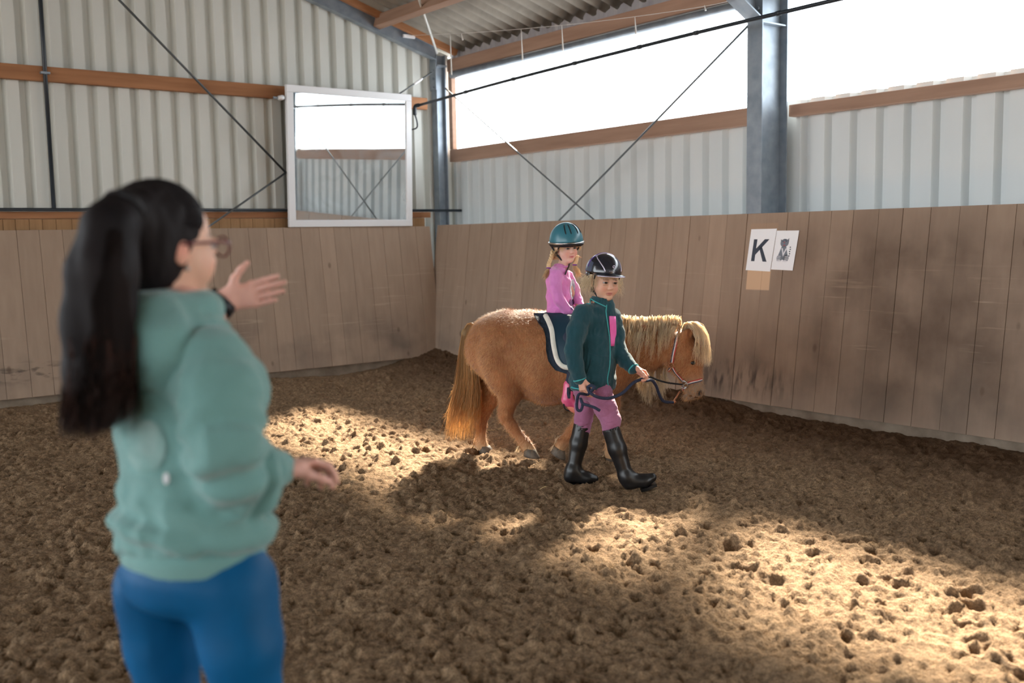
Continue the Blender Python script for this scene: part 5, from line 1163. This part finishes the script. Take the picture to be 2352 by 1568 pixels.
def waist(P): w = np.exp(-((P[:, 2]-.955)/.075)**2); ph = (P[:, 2]+.10*(P@RH))*2*pi/.062+2.2*snoise(P, 3.0, 71, 2); return .008*w*np.sin(ph)
hd = put('hoodie', S.mesh(2), M_HOOD, wom, disp=lambda P: sleeve(P, [sR, TW(512, 900, -.16), TW(520, 1010, -.18), eR, TW(572, 1092, -.08), wr], .011, .058, 72)+waist(P)+fold(51, .015, 4.2, unit(RH+.45*ZH))(P)*np.clip(.45+1.4*np.clip((1.0-P[:, 2])/.25, 0, 1), .45, 1)+.003*snoise(P, 16, 52, 2))
# gathered hood lying on the shoulders
S = SDF(.008)
ringpts = [TW(385, 722, .0)+wR*.088*sin(a)+wF*.078*cos(a)+ZH*(.010-.045*(cos(a) < 0)*abs(cos(a))) for a in np.linspace(0, 2*pi, 17)]
S.chain(ringpts, [.026+.026*max(0, -cos(a)) for a in np.linspace(0, 2*pi, 17)], k=.025)
S.ell(TW(350, 800, -.09), (.13, .07, .10), [wR, wF, ZH], k=.05)
ring2 = [TW(390, 772, .0)+wR*.118*sin(a)+wF*(.10*cos(a)-.01)+ZH*(.012*abs(sin(a))-.06*max(0, -cos(a))) for a in np.linspace(.9, 2*pi-.9, 15)]
S.chain(ring2, [.028+.02*max(0, -cos(a)) for a in np.linspace(.9, 2*pi-.9, 15)], k=.015)
put('hood', S.mesh(2), M_HOOD, hd, disp=fold(53, .009, 7))
# ribbed hem band and cuffs
S = SDF(.0085); S.loft([(TW(443, 1232), .160, .124), (TW(444, 1262), .166, .127), (TW(445, 1296), .168, .128)], wR, k=.02, cap=.12); put('hem_band', S.mesh(2), M_HOOD, hd)
S = SDF(.006); S.cap(TW(612, 1078, .0), TW(634, 1076, .03), .044, .040, k=.01); put('cuff', S.mesh(1), M_HOOD, hd)
S = SDF(.006); S.cap(TW(432, 790, .35), TW(447, 768, .365), .047, .042, k=.01); put('cuff', S.mesh(1), M_HOOD, hd)
# back print
M_PRINT = mat('pale_back_print', (96, 138, 132), (150, 176, 172), scale=14, rough=.8, contrast=.5)
bvh = BVHTree.FromPolygons([v.co+Vector(wom['_b']) for v in hd.data.vertices], [tuple(p.vertices) for p in hd.data.polygons])
decal('back_print', (338, 1025, 46, 62), 0, bvh, lambda x, y, o: TW(x, y, o*1.5), M_PRINT, hd, .003); decal('back_print', (383, 1098, 7, 13), 0, bvh, lambda x, y, o: TW(x, y, o*1.5), mat('white_print', (226, 228, 230), rough=.8), hd, .003)
# leggings
M_LEGG = mat('blue_riding_tights', (0, 70, 112), (0, 90, 140), scale=5, rough=.55, spec=.2, bump=.08, bscale=180)
S = SDF(.0095)
hipL = TW(372, 1330, .09); hipR = TW(520, 1330, -.07)
S.loft([(TW(445, 1235), .150, .118), (TW(442, 1310), .158, .124), (TW(441, 1350), .150, .122)], wR, k=.03, cap=.4)
gz_ = lambda x, y, o: TW(x, y, o)
S.chain([TW(366, 1350, .08), TW(376, 1480, .10), TW(387, 1600, .10), TW(398, 1760, .10)], [.092, .076, .062, .057], k=.02); S.chain([TW(398, 1760, .10), TW(402, 1900, .10), TW(400, 2120, .10)], [.057, .060, .042], k=.03)
S.chain([TW(530, 1350, -.06), TW(556, 1480, -.06), TW(568, 1600, -.05), TW(570, 1780, -.05)], [.090, .076, .063, .057], k=.02); S.chain([TW(570, 1780, -.05), TW(567, 1920, -.05), TW(562, 2160, -.05)], [.060, .058, .042], k=.03)
put('leggings', S.mesh(2), M_LEGG, wom, disp=fold(55, .003, 6))
M_SHOE = mat('dark_ankle_boot', (40, 36, 34), rough=.6)
for x, o_ in ((400, .10), (562, -.05)):
    p = TW(x, 2150, o_); g = ground(p[0], p[1]); a = np.array([p[0], p[1], g+.16]); h_ = np.array([p[0], p[1], g+.05])-wF*.03; t_ = h_+wF*.20-ZH*.012
    S = SDF(.009); S.cap(a, h_, .05, .046); S.cap(h_, t_, .046, .036, k=.03); put('ankle_boot', S.mesh(1), M_SHOE, wom)
# hair: cap of dark hair, high ponytail falling down the back
M_DHAIR = mat('dark_hair', (18, 16, 19), (38, 33, 34), scale=14, rough=.6, spec=.15, stretch=(1, 1, .2), contrast=.8)
S = SDF(.006); S.ell(hc+hH*(-.085*hwB[1]+.15*hwB[2]), (.36*hH, .44*hH, .415*hH), hwB, k=.02)
S.ell(hc+hH*(-.20*hwB[1]-.15*hwB[2]), (.30*hH, .26*hH, .33*hH), hwB, k=.05)
fp = hc+hH*(.44*hwB[1]+.02*hwB[2]); S.ell(hc+hH*(.46*hwB[1]-.22*hwB[2]), (.5*hH, .40*hH, .50*hH), hwB, .03, 's')
tie = TW(285, 478, -.13); S.cap(TW(330, 500, -.06), tie, .055, .035, k=.04)
put('hair', S.mesh(1), M_DHAIR, wom, disp=lambda P: .0035*snoise(P*np.array([1, 1, .3]), 26, 61, 2))
S = SDF(.010); pt = [tie, TW(252, 520, -.17), TW(236, 620, -.18), TW(232, 740, -.16), TW(232, 860, -.15), TW(228, 950, -.16)]
S.chain(pt, [.034, .048, .058, .064, .060, .030], k=.03); put('ponytail', S.mesh(2), M_DHAIR, wom, disp=lambda P: .006*snoise(P*np.array([1, 1, .12]), 16, 62, 2))
M_RHAIR = mat('ponytail_hair', (18, 15, 17), (46, 34, 31), scale=10, rough=.6, spec=.15, stretch=(1, 1, .2), contrast=.8)
cur = []
for i in range(2600):
    a = random.uniform(0, 2*pi); r_ = math.sqrt(random.random()); u_ = r_*cos(a); v_ = r_*sin(a); en = random.random(); x2 = 232+u_*88; ye = 870+135*random.random()**.6-55*max(0, u_)
    cur.append([tie+RH*u_*.02+FH*v_*.02, TW(258+u_*38, 510, -.17+v_*.045), TW(240+u_*58, 620, -.185+v_*.055), TW(238+u_*76, 760, -.17+v_*.06), TW(x2, 880, -.16+v_*.06), TW(x2-6+u_*6+random.gauss(0, 6), ye, -.16+v_*.05)])
strands('ponytail_strands', cur, .0011, M_RHAIR, wom, n=9)
M_RED_ENDS = mat('reddish_hair_ends', (40, 27, 24), (78, 48, 38), scale=10, rough=.55, spec=.2)
cur = []
for i in range(420):
    u_ = random.uniform(-1, 1); x2 = 228+u_*84; y0 = 760+random.random()*150; ye = 1000-45*max(0, u_)-70*random.random()**1.5
    cur.append([TW(x2+8, y0, -.17+random.gauss(0, .04)), TW(x2+1, (y0+ye)/2, -.165+random.gauss(0, .04)), TW(x2-8+random.gauss(0, 6), ye+random.random()*20, -.16+random.gauss(0, .035))])
strands('ponytail_ends', cur, .0011, M_RED_ENDS, wom, n=6)
cur = []
for i in range(700):   # combed-back hair over the skull
    th = random.uniform(-1.5, 1.5); u0 = random.uniform(-.05, .95); C_ = hc+hH*(-.085*hwB[1]+.15*hwB[2]); rr = (.365*hH, .445*hH, .42*hH)
    p0 = ell_pt(C_, hwB, rr, th, u0, 1.0)
    if (p0-C_)@hwB[1] > .30*hH and u0 < .45: continue
    p2 = tie+RH*random.gauss(0, .012)+ZH*random.gauss(0, .012); mid = (p0+p2)/2; mid = C_+(mid-C_)/np.linalg.norm((mid-C_)@hwB.T/np.array(rr))*1.01; q1 = (p0+mid)/2; q1 = C_+(q1-C_)/np.linalg.norm((q1-C_)@hwB.T/np.array(rr))*1.015
    cur.append([p0, q1, mid, p2])
strands('combed_strands', cur, .0011, M_DHAIR, wom, n=8)
mb = MB(); ax = unit(pt[1]-tie); u = unit(np.cross(ax, RH)); v = np.cross(ax, u); torus(mb, tie, u, v, .034, .008, n=18); mb.build('hair_band', M_STRAPB, wom, True)
# glasses
M_GLASSF = mat('dark_red_glasses', (110, 52, 54), rough=.3, spec=.5)
gl = None
for s in (-1, 1):
    mb = MB(); c = hc+hH*(s*.15*hwB[0]+.45*hwB[1]-.01*hwB[2]); torus(mb, c, hwB[0], hwB[2]*.78, .026, .0024, n=20); g_ = mb.build('glasses_rim', M_GLASSF, wom, True)
    MB().tube(spline([c+hwB[0]*s*.026+hwB[2]*.008, hc+hH*(s*.345*hwB[0]+.30*hwB[1]+.03*hwB[2]), hc+hH*(s*.365*hwB[0]-.06*hwB[1]+.02*hwB[2])], 10), .0032, 6).build('glasses_temple', M_GLASSF, wom, True)
MB().tube(spline([hc+hH*(-.05*hwB[0]+.46*hwB[1]), hc+hH*(.47*hwB[1]+.015*hwB[2]), hc+hH*(.05*hwB[0]+.46*hwB[1])], 6), .0024, 6).build('glasses_bridge', M_GLASSF, wom, True)
# small earring and smart watch
er = hc+hH*(.37*hwB[0]-.03*hwB[1]-.17*hwB[2]); er2 = hc+hH*(-.37*hwB[0]-.03*hwB[1]-.17*hwB[2])
for e_ in (er, er2): MB().tube([e_, e_-ZH*.008], .004, 8).build('earring', M_METAL, wom, True)
M_WATCH = mat('black_watch_band', (24, 28, 36), rough=.45); wa = unit(LWr-TW(440, 775, .36)); wc = LWr-wa*.012; u = unit(np.cross(wa, FH)); v = np.cross(wa, u)
band = []
n = 24; V = []; Fq = []
for j in range(n):
    a = 2*pi*j/n
    for k, (h_, r_) in enumerate(((-.013, .030), (.013, .0295), (.013, .0335), (-.013, .0345))): V.append(wc+wa*h_+r_*(cos(a)*u+sin(a)*v))
for j in range(n):
    for k in range(4): Fq.append((j*4+k, j*4+(k+1) % 4, ((j+1) % n)*4+(k+1) % 4, ((j+1) % n)*4+k))
wt = obj('watch_band', V, Fq, M_WATCH, wom, True)
fc = wc+u*.034; MB().bar(fc-wa*.019, fc+wa*.019, .034, .010, up=u).build('watch_case', mat('watch_glass', (14, 16, 22), rough=.12, spec=.6), wt)

for o in bpy.data.objects:
    if '_b' in o: del o['_b']
